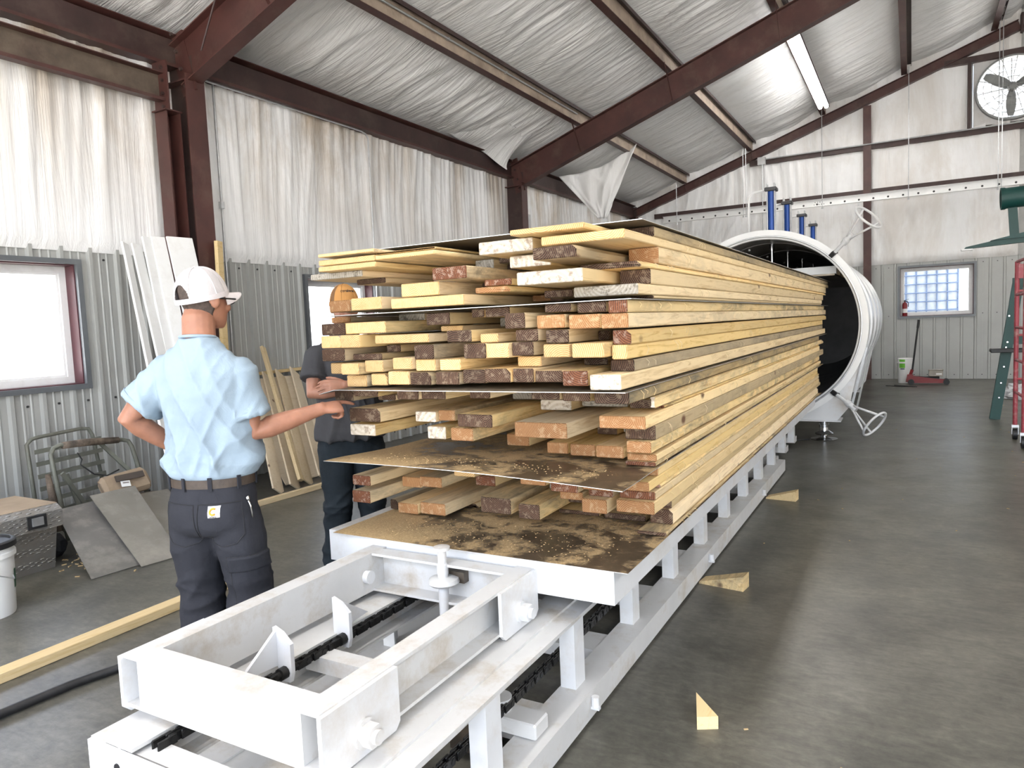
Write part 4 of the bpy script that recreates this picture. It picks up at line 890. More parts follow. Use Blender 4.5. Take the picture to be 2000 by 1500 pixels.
# ================================================================= ROUND KILN
KX, KZ, KY, KR = -1.589, 1.407, 9.16, 1.166
kiln = thing('drying_kiln', (KX, 12, 0), 'round white steel drying kiln, its open end taking in the board stack', 'kiln')
m = MB(); m.lathe([(1.058, 0), (1.075, -.015), (1.10, -.02), (1.166, -.02), (1.166, .06), (1.13, .07), (1.058, .07), (1.058, 0)], (KX, KY, KZ), (0,1,0), 96); ring = m.build('door_ring', white_plain, kiln, smooth='auto')
m = MB(); m.lathe([(1.078, -.017), (1.084, -.024), (1.096, -.024), (1.10, -.019)], (KX, KY, KZ), (0,1,0), 96); m.build('seal', galv, ring, smooth=True)
m = MB(); prof = [(1.13, .07), (1.11, .09)]
for k in range(5):
    y = .4 + k*1.2; prof += [(1.11, y), (1.135, y+.01), (1.135, y+.07), (1.11, y+.08)]
prof += [(1.11, 6.2), (1.06, 6.45), (.9, 6.65), (.6, 6.8), (.01, 6.85)]
m.lathe(prof, (KX, KY, KZ), (0,1,0), 96); m.build('shell', kiln_sh, kiln, smooth='auto')
m = MB(); m.lathe([(1.058, .06), (1.055, .5), (1.07, .5), (1.07, .56), (1.055, .56), (1.055, 1.8), (1.07, 1.8), (1.07, 1.86), (1.055, 1.86), (1.055, 6.1), (.9, 6.5), (.01, 6.7)], (KX, KY, KZ), (0,1,0), 96); m.build('lining', kiln_in, kiln, smooth='auto')
# gussets and feet
for y in (KY+.1, KY+3.6):
    for s in (1, -1):
        ang0 = -50 if s > 0 else 230
        def C(a, r=1.13): return (KX + s*r*math.cos(math.radians(a)), KZ + r*math.sin(math.radians(a)))
        poly = [C(-12), C(-25), C(-40), C(-55), C(-68), (KX+s*.45, KZ-1.165), (KX+s*.75, KZ-1.165), (KX+s*1.02, KZ-.98)]
        poly = [C(a) for a in (-18, -28, -38, -48, -58, -68)] + [(KX+s*.40, .255), (KX+s*.82, .255), (KX+s*.95, .42)]
        if y < KY+1: m = MB(); m.prism(poly, 1, y, y+.02); g_ = m.build('gusset', white_paint, kiln)
        else: m = MB(); m.prism(poly, 1, y, y+.03); g_ = m.build('gusset', white_paint, kiln)
        m = MB(); m.box((min(KX+s*.40, KX+s*.86), y-.03, .24), (max(KX+s*.40, KX+s*.86), y+.28, .256)); m.build('foot_plate', white_paint, kiln)
        fx_ = KX+s*.66; fy = y+.13
        m = MB(); m.lathe([(0, 0), (.15, 0), (.155, .012), (.09, .022), (.04, .03), (.04, .06), (.10, .065), (.105, .08), (.055, .115), (.05, .15), (.06, .152), (.06, .19), (.045, .192), (.045, .24), (0, .24)], (fx_, fy, 0), (0,0,1), 24); m.build('levelling_foot', chrome, kiln, smooth='auto')
m = MB(); m.beam((KX+.98, KY+.9, .30), (KX+1.15, KY+.9, 1.10), .022, .05, (0,1,0)); m.build('side_bracket', panel_grey, kiln)
m = MB(); m.beam((KX+.92, KY+1.0, .34), (KX+1.09, KY+1.0, 1.08), .03, .02, (0,1,0)); m.build('side_bracket', galv, kiln)
# clamping hand wheels on the ring
def clamp(base, tip):
    base = Vector(base); tip = Vector(tip); u, v, d = frame_of(tip-base, Vector((0,1,0))); L = (tip-base).length
    m = MB(); m.cyl(base, base+d*L*.45, .021, 10); rod = m.build('clamp_rod', white_paint, kiln, smooth='auto')
    m = MB(); m.obox(base+d*.01, (.05, .06, .10), Matrix((u, d, v)).transposed()); m.build('clevis', black, rod)
    m = MB(); m.cyl(base+d*L*.30, base+d*L*.56, .034, 14); m.cyl(base+d*L*.36, base+d*L*.40, .042, 14); hw = m.build('hand_wheel', white_paint, kiln, smooth='auto')
    m = MB(); R = .165; c = tip; m.tube([c + R*(math.cos(2*math.pi*i/32)*u + math.sin(2*math.pi*i/32)*v) for i in range(32)], .014, 8, True); m.build('rim', white_paint, hw, smooth=True)
    for k in range(4):
        a = math.pi/4 + k*math.pi/2; q = math.cos(a)*u + math.sin(a)*v
        m = MB(); m.tube([base+d*L*.48+q*.03, base+d*L*.56+q*.045, c+q*R], .012, 6); m.build('spoke', white_paint, hw, smooth=True)
clamp((-.80, KY-.02, 2.215), (-.42, KY-.22, 2.58)); clamp((-.79, KY-.02, .60), (-.36, KY-.22, .27))
# blue cylinders on top with their white pipes
for i, y in enumerate((9.88, 11.25, 12.85, 14.40)):
    zb_, zt_ = 2.50, 3.14
    m = MB(); m.cyl((KX, y, zb_), (KX, y, zt_), .044, 20); c_ = m.build('press_cylinder', blue_cyl, kiln, smooth='auto')
    for a in range(4):
        q = Vector((math.cos(a*math.pi/2+.78), math.sin(a*math.pi/2+.78), 0))*.066
        m = MB(); m.cyl(Vector((KX, y, zb_))+q, Vector((KX, y, zt_+.10))+q, .009, 6); m.build('tie_rod', galv, c_)
    m = MB(); m.cbox((KX-.075, y-.075, zt_), (KX+.075, y+.075, zt_+.05), .01); m.build('cap', dark_metal, c_)
    m = MB(); m.tube([(KX-.08, y, zt_+.02), (KX-.22, y, zt_+.01), (KX-.27, y, zt_-.03), (KX-.285, y, zt_-.10), (KX-.285, y, 2.40)], .016, 8); m.build('air_pipe', white_plain, c_, smooth=True)
    m = MB(); m.cyl((KX, y, 2.05), (KX, y, 2.52), .022, 12); m.cyl((KX, y, 2.38), (KX, y, 2.52), .035, 12); m.build('piston_rod', chrome, c_, smooth='auto')
# press platen inside the roof of the kiln
for k in range(7):
    y = 9.62 + k*.62
    m = MB(); m.cbox((-2.42, y, 2.02), (-.80, y+.10, 2.115), .005); m.build('platen_beam', trim_white if k == 0 else pine_grey, kiln)
m = MB(); m.box((-2.40, 9.62, 2.0), (-.82, 14.6, 2.02)); m.build('platen', plate_metal, kiln)
# ================================================================= THINGS ALONG THE LEFT WALL
def plank(p0, p1, wdt, th, up, mat, name, label, cat='board', group=None):
    m = MB(); m.beam(p0, p1, wdt, th, up, .003); return one(m, name, mat, label, cat, group)
wb = [((-5.99,3.86,2.41),(-5.28,3.70,.012),.10,.02,(1,.55,0)), ((-6.00,3.97,2.41),(-5.26,3.84,.012),.11,.022,(1,.25,0)), ((-5.99,4.07,2.48),(-5.36,3.96,.012),.10,.022,(1,.1,0)),
      ((-5.98,4.17,2.49),(-5.32,4.07,.012),.13,.02,(1,-.1,0)), ((-5.95,4.37,2.50),(-5.28,4.28,.012),.25,.02,(1,-.12,0))]
wl = ['narrow white trim board, outermost of five leaning against the grey wall', 'white trim board leaning second from the steel window end', 'white trim board in the middle of five leaning boards', 'white trim board leaning next to the widest white board', 'wide white trim board leaning against the steel column']
for (a, b, wd, th, up), lb in zip(wb, wl): plank(a, b, wd, th, up, trim_white, 'trim_board', lb, 'board', 'white trim boards leaning on the wall')
plank((-5.95,4.80,2.50),(-5.84,4.66,.01),.085,.04,(1,.3,0), pine_clean, 'wood_stud', 'wooden stud standing against the first steel column', 'board')
# long stick on the floor and one at the wall
plank((-3.69,.45,.026),(-3.72,2.95,.026),.085,.05,(0,0,1), pine_clean, 'floor_batten', 'long pale pine batten lying on the floor behind the man in the blue shirt', 'board')
plank((-5.22,4.30,.026),(-5.16,5.95,.026),.05,.05,(0,0,1), pine_clean, 'floor_batten', 'pale pine batten on the floor in front of the leaning plywood strips', 'board')
ply = [((-6.30,5.42,1.10),(-5.42,4.86,.02),.21), ((-6.30,5.60,1.11),(-5.40,5.06,.02),.20), ((-6.31,5.80,1.12),(-5.42,5.26,.02),.21), ((-6.31,6.02,1.13),(-5.42,5.48,.02),.22)]
pl_l = ['pale plywood strip leaning at the end nearest the conduit', 'pale plywood strip leaning under the loose pine stick', 'pale plywood strip leaning beside the man in the grey shirt', 'pale plywood strip leaning behind the man in the grey shirt']
for (a, b, wd), lb in zip(ply, pl_l): plank(a, b, wd, .018, (1,.35,.2), pine_pale, 'plywood_strip', lb, 'board', 'plywood strips leaning on the wall')
plank((-6.33,5.55,1.08),(-5.60,5.55,.016),.86,.012,(1.09,0,.75), pine_pale, 'plywood_sheet', 'wide pale plywood sheet leaning on the wall behind the plywood strips', 'plywood')
plank((-6.34,5.25,1.135),(-6.34,6.3,1.15),.05,.035,(0,0,1), pine_clean, 'wall_ledger', 'short pine rail fixed across the wall above the plywood strips', 'board')
plank((-6.27,5.54,1.43),(-5.36,5.10,.09),.07,.035,(1,.35,.2), pine_clean, 'leaning_batten', 'loose pine stick leaning in front of the plywood strips', 'board')
# diamond plate tool box
t = NT('diamond_plate'); v = t.coord((1,1,1))
def lines(sx, sy, rot):
    tc = t.n('TexCoord'); mp = t.n('Mapping'); mp.inputs['Rotation'].default_value = (math.radians(rot), 0, 0); t.l(tc.outputs['Object'], mp.inputs[0])
    br = t.n('TexBrick'); return mp
vo = t.n('TexVoronoi'); vo.inputs['Scale'].default_value = 44; vo.inputs['Randomness'].default_value = .15
mp = t.n('Mapping'); mp.inputs['Rotation'].default_value = (math.radians(35), 0, 0); mp.inputs['Scale'].default_value = (1, .45, 1.2); tc = t.n('TexCoord'); t.l(tc.outputs['Object'], mp.inputs[0]); t.l(mp.outputs[0], vo.inputs['Vector'])
hh = t.ramp(vo.outputs['Distance'], [(.2, (1,1,1)), (.35, (0,0,0))])
diam = t.out(t.mix(t.ramp(t.noise(v, 3, 8, .7), [(.45, (0,0,0)), (.7, (.6,.6,.6))]), (.36,.35,.33), (.30,.24,.17)), .42, .7, t.bump(hh, 1.0, .01))
tb = thing('tool_box', (-5.5, 2.1, 0), 'diamond-plate metal truck tool box standing on the floor beside the white bucket', 'tool box')
m = MB(); m.prism([(-5.72,0),(-5.24,0),(-5.17,.30),(-5.72,.30)], 1, 1.45, 2.66); m.build('body', diam, tb)
m = MB(); m.prism([(-5.75,.305),(-5.14,.305),(-5.14,.42),(-5.20,.455),(-5.75,.455)], 1, 1.42, 2.69); ld = m.build('lid', diam, tb)
m = MB(); m.prism([(-5.75,.456),(-5.20,.456),(-5.22,.459),(-5.75,.459)], 1, 1.42, 2.69); m.build('dusty_top', plain('brown_dust', (.34,.26,.18), .9), ld)
m = MB(); m.box((-5.14,2.46,.325),(-5.128,2.58,.415)); la = m.build('latch', dark_metal, tb)
m = MB(); m.box((-5.128,2.485,.345),(-5.116,2.555,.40)); m.build('latch_handle', galv, la)
# white bucket, black lid
def bucket(name, loc, r, h, label, lid=True, green=False):
    x, y, z = loc
    b = thing(name, loc, label, 'bucket')
    m = MB(); m.lathe([(0,0),(r*.86,0),(r*.88,.01),(r*.97,h*.80),(r*1.04,h*.80),(r*1.04,h*.86),(r*.98,h*.87),(r,h),(r*.95,h),(r*.93,h*.98),(0,h*.97)], loc, (0,0,1), 32); m.build('pail', white_plain, b, smooth='auto')
    if lid:
        m = MB(); m.lathe([(r*1.02,h*.93),(r*1.08,h*.93),(r*1.08,h*1.0),(r*1.0,h*1.02),(r*.92,h*1.02),(r*.88,h*.99),(r*.5,h*.985),(r*.45,h*1.0),(0,h*1.0)], loc, (0,0,1), 32); m.build('lid', black, b, smooth='auto')
        a0 = .2; m = MB(); m.tube([(x+r*1.0, y-r*.25, h*.82), (x+r*1.12, y, h*.6), (x+r*1.16, y+.07, h*.52), (x+r*.98, y+r*.5, h*.55)], .004, 6); ha = m.build('bail_handle', galv, b)
    def arc(a0, a1, z0, z1, rr, mat, nm):
        m = MB(); N = 8; vs = []
        for i in range(N+1):
            a = a0+(a1-a0)*i/N
            for zz in (z0, z1):
                k = rr*(.88+.09*(zz/h)/.8)+.0015; vs.append((x+k*math.cos(a), y+k*math.sin(a), z+zz))
        m.add(vs, [(2*i, 2*i+2, 2*i+3, 2*i+1) for i in range(N)]); return m.build(nm, mat, b)
    if green: arc(-2.35, -1.55, h*.62, h*.96, r*1.02, plain('lime_label', (.16,.50,.05), .5), 'label_patch'); arc(-2.2, -1.6, h*.56, h*.60, r*1.03, plain('label_ink', (.05,.07,.12), .5), 'label_text')
    else:
        for k in range(7): arc(-.27+.045*k, -.27+.045*k+.022, h*.36, h*.50, r, MAT['black_rubber'], 'barcode_bar')
        arc(.80, 1.15, h*.34, h*.60, r, plain('dark_green_label', (.02,.10,.05), .5), 'label_patch')
    return b
bucket('plastic_bucket', (-4.68, 1.99, 0), .155, .43, 'white plastic bucket with black lid and wire handle on the floor')
# folding olive steel tree stand
ts = thing('folding_stand', (-5.9, 3.4, 0), 'folded olive steel tree stand with slatted platform leaning against the wall', 'tree stand')
def tubeP(nm, pts, r, mat=olive): m = MB(); m.tube(pts, r, 8); return m.build(nm, mat, ts, smooth=True)
tubeP('front_frame', [(-5.72,3.02,.03),(-5.86,3.02,.70),(-5.87,3.05,.745),(-5.87,3.10,.76),(-5.90,3.62,.72),(-5.90,3.68,.70),(-5.89,3.70,.65),(-5.74,3.74,.10)], .018)
tubeP('rear_frame', [(-6.05,2.98,.10),(-6.20,3.02,.76),(-6.20,3.06,.80),(-6.20,3.12,.81),(-6.20,3.46,.83),(-6.20,3.52,.82),(-6.20,3.55,.76),(-6.10,3.58,.08)], .016)
for k in range(6):
    z = .20+.10*k; x = -6.07-.10*(z-.1)
    m = MB(); m.beam((x,3.04,z),(x,3.58,z+.03), .012, .035, (0,0,1)); m.build('slat', olive, ts)
for a, b in (((-5.80,3.06,.55),(-5.86,3.32,.12)), ((-5.95,3.46,.72),(-5.85,3.68,.40)), ((-5.80,3.20,.12),(-5.84,3.45,.30)), ((-6.0,3.2,.5),(-5.95,3.28,.1))): m = MB(); m.beam(a, b, .03, .02, (1,0,0)); m.build('strut', olive, ts)
m = MB(); m.tube([(-5.87,3.12,.755),(-5.875,3.3,.75),(-5.88,3.58,.725)], [.028,.031,.027], 10); m.build('padded_bar', camo, ts, smooth=True)
m = MB(); m.tube([(-5.80,3.0,.10),(-5.85,3.0,.35),(-5.87,2.99,.55)], [.03,.03,.02], 8); m.build('camouflage_sleeve', camo, ts, smooth=True)
m = MB(); m.tube([(-5.82,3.25,.25),(-5.80,3.30,.22),(-5.78,3.26,.20),(-5.80,3.22,.24),(-5.79,3.28,.16),(-5.78,3.24,.14)], .007, 5); m.build('tie_cord', black, ts, smooth=True); m = MB(); m.tube([(-6.0,3.3,.66),(-5.98,3.32,.6),(-5.97,3.30,.56),(-5.96,3.4,.46),(-5.95,3.5,.43),(-5.9,3.58,.47)], .006, 5); m.build('tie_cord', black, ts, smooth=True)
cu = thing('seat_cushion', (-5.62, 3.45, .3), 'dusty tan seat cushion with a white tag lying on the folded tree stand', 'cushion')
m = MB(); m.obox((-5.64,3.46,.39), (.09,.40,.20), Matrix.Rotation(math.radians(-28), 3, 'Y') @ Matrix.Rotation(math.radians(4), 3, 'X'), .03); m.build('pad', tan_cloth, cu, smooth=False)
m = MB(); m.obox((-5.585,3.47,.455), (.012,.24,.05), Matrix.Rotation(math.radians(-28), 3, 'Y')); m.build('strap', plain('dark_strap', (.07,.055,.045), .8), cu)
m = MB(); m.obox((-5.566,3.42,.405), (.004,.075,.05), Matrix.Rotation(math.radians(-28), 3, 'Y') @ Matrix.Rotation(math.radians(-6), 3, 'X')); tg = m.build('tag', white_plain, cu, label='white cloth tag')
m = MB()
for k, (dy, dz) in enumerate(((0,.010),(-.004,-.006))): m.obox((-5.5625,3.42+dy,.405+dz), (.002,.05,.007), Matrix.Rotation(math.radians(-28), 3, 'Y') @ Matrix.Rotation(math.radians(-6), 3, 'X'))
m.build('tag_print', plain('grey_print', (.22,.17,.15), .8), tg)
m = MB(); m.obox((-5.68,3.40,.255), (.24,.60,.03), Matrix.Rotation(math.radians(-8), 3, 'Y'), .006)
m.obox((-5.86,3.30,.13), (.16,.46,.16), Matrix.Rotation(math.radians(12), 3, 'Z'), .02)
m.build('seat_pad', camo, ts)
# leaning sheets of metal
def lean(tl, tr_, bl, br_, mat, lb):
    m = MB(); n = (Vector(tr_)-Vector(tl)).cross(Vector(bl)-Vector(tl)).normalized()*.003
    vs = [Vector(p) for p in (tl, tr_, br_, bl)]; m.add([p+n for p in vs]+[p-n for p in vs], [(0,1,2,3),(7,6,5,4),(0,4,5,1),(1,5,6,2),(2,6,7,3),(3,7,4,0)])
    return one(m, 'leaning_sheet', mat, lb, 'metal sheet', 'scrap metal sheets leaning by the wall')
lean((-5.50,2.83,.335),(-5.48,3.30,.345),(-4.70,2.60,.004),(-4.67,3.02,.004), sheet_dark, 'dark scuffed metal sheet leaning low next to the tool box')
lean((-5.45,3.06,.395),(-5.45,3.42,.395),(-4.62,2.90,.004),(-4.58,3.18,.004), sheet_old, 'light dusty metal sheet leaning over two other sheets')
lean((-5.56,3.40,.30),(-5.56,3.78,.28),(-4.72,3.10,.004),(-4.68,3.50,.004), sheet_old, 'dusty metal sheet leaning rearmost behind the man in the blue shirt')
# hose
m = MB(); m.tube([(-3.36,.3,.022),(-3.34,1.0,.022),(-3.32,1.42,.022),(-3.30,1.7,.022),(-3.24,1.95,.022),(-3.05,2.15,.022),(-2.8,2.3,.022),(-2.4,2.4,.022)], .02, 10)
one(m, 'air_hose', black, 'thick black hose lying across the floor towards the track', 'hose', smooth=True)
rs = random.Random(8)
m = MB()
for k in range(60): m.obox((-5.05+rs.gauss(0,.18), 2.78+rs.gauss(0,.10), .004), (.03,.008,.006), Matrix.Rotation(rs.uniform(0,3),3,'Z'))
o = m.build('straw_litter', plain('straw', (.45,.33,.17), .9), kind='stuff'); setp(o, 'bits of straw and shavings on the floor beside the tool box', 'litter')
m = MB(); m.obox((-5.52,2.80,.085),(.20,.13,.17),Matrix.Rotation(.2,3,'Z'),.045); one(m, 'dark_bag', plain('dark_bag_cloth', (.02,.02,.022), .7, 0, .3, 9, .3), 'dark cloth bag slumped between tool box and leaning sheets', 'bag', smooth=False)
# ================================================================= FLOOR ON THE RIGHT
def wedge(p, ang, L, wd, h, lb):
    m = MB(); R = Matrix.Rotation(math.radians(ang), 3, 'Z')
    vs = [(-L/2,-wd/2,0),(L/2,-wd/2,0),(L/2,wd/2,0),(-L/2,wd/2,0),(L/2,-wd/2,h),(L/2,wd/2,h),(-L/2,-wd/2,.012),(-L/2,wd/2,.012)]
    m.add([Vector(p)+R@Vector(q) for q in vs], [(0,3,2,1),(1,2,5,4),(0,1,4,6),(3,7,5,2),(6,4,5,7),(0,6,7,3)])
    return one(m, 'wood_wedge', pine, lb, 'wedge', 'wooden wedges by the track')
wedge((-.945,4.08,0), -8, .26, .10, .085, 'wooden wedge pushed under the rail track near the front end of the stack')
wedge((-.945,6.23,0), -6, .24, .10, .085, 'wooden wedge pushed under the rail track near the kiln')
m = MB(); q = Vector((-.69,2.62,0)); R = Matrix.Rotation(math.radians(28),3,'Z')
pv = [(-.045,-.035,0),(.045,-.035,0),(.045,.035,0),(-.045,.035,0),(-.045,-.035,.045),(.045,-.035,.045),(.0,.16,.0),(.0,.16,.045)]
m.add([q+R@Vector(p) for p in [(-.04,-.05,0),(.04,-.05,0),(.0,.13,0),(-.04,-.05,.05),(.04,-.05,.05),(.0,.13,.05)]], [(0,2,1),(3,4,5),(0,1,4,3),(1,2,5,4),(2,0,3,5)])
one(m, 'wood_offcut', pine_clean, 'small pointed pine offcut lying alone on the concrete', 'offcut')
m = MB()
for k in range(90): m.obox((rs.uniform(-1,3), rs.uniform(2.2,14), .003), (rs.uniform(.006,.02), .006, .004), Matrix.Rotation(rs.uniform(0,3),3,'Z'))
o = m.build('floor_crumbs', MAT['straw'], kind='stuff'); setp(o, 'tiny crumbs scattered over the concrete floor', 'crumbs')
# fire extinguisher on the window sill
fe = thing('fire_extinguisher', (-.125, YG+.03, 1.395), 'small red fire extinguisher standing on the gable window sill', 'fire extinguisher')
bx, by, bz = -.125, YG+.055, 1.395
m = MB(); m.lathe([(0,0),(.045,0),(.05,.01),(.05,.25),(.04,.285),(.018,.30),(.018,.315),(0,.315)], (bx,by,bz), (0,0,1), 20); m.build('cylinder', red_paint, fe, smooth='auto')
m = MB(); m.lathe([(.0508,.07),(.0508,.16)], (bx,by,bz), (0,0,1), 20); m.build('label_band', white_plain, fe)
m = MB(); m.box((bx-.02,by-.012,bz+.315),(bx+.02,by+.012,bz+.345)); m.beam((bx-.01,by,bz+.345),(bx+.075,by,bz+.37),.02,.008); m.beam((bx-.01,by,bz+.33),(bx+.06,by,bz+.325),.02,.008); m.build('valve', black, fe)
m = MB(); m.tube([(bx+.02,by,bz+.33),(bx+.07,by-.01,bz+.29),(bx+.065,by-.02,bz+.2)], .009, 6); m.build('hose', black, fe)
# caged tank outside the gable window
tk = thing('tank_cage', (.3, YG+1.2, 0), 'pale plastic tank in a metal grid cage outside the gable window', 'tank')
m = MB(); m.box((-.95,YG+.92,-.16),(.93,YG+1.92,.2)); m.build('pallet', pine_grey, tk); m = MB(); m.cbox((-.95,YG+.95,.2),(.93,YG+1.9,2.9), .04); m.build('tank', plain('tank_plastic', (.80,.86,.93), .5), tk)
for k in range(10): x = -.93+.205*k; m = MB(); m.cyl((x,YG+.93,.2),(x,YG+.93,2.9),.018,6); m.build('cage_bar', plain('cage_blue_grey', (.22,.30,.48), .4) if k == 0 else MAT['cage_blue_grey'], tk)
for k in range(14): z = .3+.2*k; m = MB(); m.cyl((-.95,YG+.915,z),(.93,YG+.915,z),.016,6); m.build('cage_bar', MAT['cage_blue_grey'], tk)
# buckets, jack
bucket('stacked_bucket', (-.115, 17.10, 0), .145, .52, 'white pail with a green label standing behind the red floor jack', False, True)
fj = thing('floor_jack', (.2, 16.75, 0), 'low red trolley jack with a long black handle by the gable wall', 'jack')
m = MB()
for s in (-.085, .085): m.prism([(-.06,.03),(.60,.03),(.62,.09),(.20,.155),(-.02,.17),(-.08,.13)], 1, 16.78+s-.006, 16.78+s+.006)
m.box((-.04,16.70,.05),(.56,16.86,.09)); m.build('frame', red_paint, fj)
m = MB(); m.prism([(-.10,.05),(.02,.05),(.04,.20),(-.07,.20)], 1, 16.72, 16.84); m.cyl((-.02,16.78,.18),(.02,16.78,.30),.03,12); m.build('handle_socket', red_paint, fj)
m = MB(); m.cyl((.02,16.78,.28),(.13,16.78,1.30),.018,10); m.cyl((.115,16.78,1.15),(.132,16.78,1.32),.024,10); m.build('handle', black, fj, smooth='auto')
for x in (.0, .62):
    for s in (-.115, .115): m = MB(); m.cyl((x,16.78+s-.02,.055),(x,16.78+s+.02,.055),.055,18); m.build('wheel', black, fj, smooth='auto')
m = MB(); m.cyl((.08,16.78,.12),(.5,16.78,.12),.04,12); m.build('ram', dark_metal, fj)
bt = thing('battery', (.43, 16.78, .135), 'dusty grey car battery resting on the red trolley jack', 'battery')
m = MB(); m.cbox((.31,16.70,.165),(.56,16.87,.285), .008); m.build('case', cardboard, bt)
m = MB(); m.box((.44,16.698,.20),(.54,16.70,.23)); m.build('sticker', white_plain, bt)
m = MB(); m.cbox((.30,16.695,.285),(.57,16.875,.30), .005); m.build('cover', cardboard, bt)
m = MB(); m.tube([(-.45,16.35,.006),(-.2,16.2,.006),(.1,16.15,.006),(-.3,16.45,.006)], .008, 6); one(m, 'extension_cord', black, 'thin dark cord lying on the floor in front of the jack', 'cord')
m = MB(); m.tube([(KX+.5,9.3,.008),(KX+.2,9.0,.008),(KX+.05,9.1,.008),(KX-.4,9.5,.008)], .008, 6); one(m, 'foot_cable', black, 'thin dark cable on the floor beside the kiln foot', 'cord')
# ================================================================= GREEN MACHINE
gm = thing('green_hoist', (1.5, 11.7, 0), 'dark green steel stand with a tapered arm and a short round tube on top', 'machine')
m = MB(); m.lathe([(.12,0),(.145,0),(.145,.04),(.135,.06),(.135,.55),(.0,.55)], (1.03,11.6,2.95), (1,0,.03), 28); m.build('tube_outlet', green_mach, gm, smooth='auto')
m = MB(); m.lathe([(.0,-.12),(.20,-.12),(.22,-.10),(.22,.16),(.18,.22),(0,.24)], (1.52,11.6,2.95), (0,0,1), 28); m.build('drum', green_mach, gm, smooth='auto')
m = MB(); m.beam((1.16,11.6,2.86),(1.19,11.6,2.42),.05,.10,(1,0,0)); m.build('post', green_mach, gm)
m = MB(); m.prism([(.62,2.325),(.64,2.35),(1.45,2.50),(2.4,2.56),(2.4,2.36),(1.3,2.36)], 1, 11.54, 11.66); ar = m.build('tapered_arm', green_mach, gm)
m = MB(); m.prism([(.92,2.41),(1.5,2.53),(2.4,2.60),(2.4,2.44),(1.28,2.42)], 1, 11.50, 11.70); m.build('reinforcing_plate', green_mach, ar)
m = MB(); m.box((.59,11.53,2.305),(.72,11.67,2.325)); m.build('end_pad', white_plain, ar)
m = MB(); m.beam((.995,11.62,.0),(1.24,11.62,1.86),.12,.085,(0,1,0)); leg1 = m.build('leg', green_mach, gm)
m = MB(); m.beam((2.25,11.62,.0),(2.0,11.62,1.86),.12,.085,(0,1,0)); m.build('leg', green_mach, gm)
m = MB(); m.box((1.18,11.55,1.80),(2.05,11.69,1.90)); m.build('cross_head', green_mach, gm)
m = MB(); m.box((1.12,11.58,1.02),(2.15,11.66,1.12)); m.build('cross_brace', green_mach, gm)
m = MB(); m.beam((1.62,11.62,1.88),(1.62,11.62,2.40),.14,.14,(0,1,0)); m.build('mast', green_mach, gm)
m = MB()
for x, z in ((1.03,.30),(1.05,.5),(1.08,.72),(1.10,.98),(1.115,1.05),(1.13,1.4)): m.cyl((x+.01,11.578,z),(x+.01,11.572,z),.011,8)
m.build('bolt', chrome, gm)
m = MB(); m.cbox((.92,11.35,.92),(1.5,11.56,.97), .01); m.build('tray', black, gm)
# ================================================================= RED SCAFFOLD
sf = thing('rolling_scaffold', (1.3, 9.6, 0), 'faded red rolling scaffold end with rungs and swivel casters', 'scaffold')
for (x, y) in ((1.045,9.90),(1.060,9.30)):
    m = MB(); m.cyl((x,y,.17),(x,y,2.03),.024,12); m.build('post', pink_red, sf, smooth='auto')
    m = MB(); m.box((x-.035,y-.03,.14),(x+.035,y+.03,.17)); m.beam((x-.03,y,.15),(x-.03,y,.06),.05,.006,(1,0,0)); m.beam((x+.03,y,.15),(x+.03,y,.06),.05,.006,(1,0,0)); ca = m.build('caster_fork', galv, sf)
    m = MB(); m.cyl((x-.022,y,.062),(x+.022,y,.062),.062,20); m.build('caster_wheel', black, ca, smooth='auto')
for k in range(5): z = .55+.37*k; m = MB(); m.cyl((1.045,9.90,z),(1.06,9.30,z-.0),.017,10); m.build('rung', pink_red, sf, smooth='auto')
m = MB(); m.box((1.05,9.86,1.84),(1.30,9.90,2.0)); m.build('gusset_plate', pink_red, sf)
for k in range(3): z = .7+.5*k; m = MB(); m.cyl((1.05,9.88,z),(2.4,9.88,z),.014,8); m.build('side_rail', pink_red, sf)
m = MB(); m.cyl((2.4,9.88,.1),(2.4,9.88,2.0),.024,10); m.cyl((2.4,9.3,.1),(2.4,9.3,2.0),.024,10); m.build('post', pink_red, sf)
# plastic bag on the floor
m = MB(); N1, N2 = 16, 10; vs = []
for j in range(N2+1):
    for i in range(N1):
        a = 2*math.pi*i/N1; p = math.pi*.5*j/N2; r = .34*math.cos(p)*(1+.35*fbm(math.cos(a)*2, math.sin(a)*2, j*.4)); vs.append((1.72+r*math.cos(a)*1.3, 14.35+r*math.sin(a), .005+.24*math.sin(p)*(1+.4*fbm(i*.7, j*.6, 3))))
m.add(vs, [(j*N1+i, j*N1+(i+1)%N1, (j+1)*N1+(i+1)%N1, (j+1)*N1+i) for j in range(N2) for i in range(N1)] + [list(range(N1))[::-1]])
one(m, 'plastic_bag', plain('crumpled_plastic', (.55,.56,.57), .25, 0, .3, 7, .5, (.1,.1,.1), .7, 6), 'crumpled clear plastic bag lying on the floor behind the scaffold', 'bag')
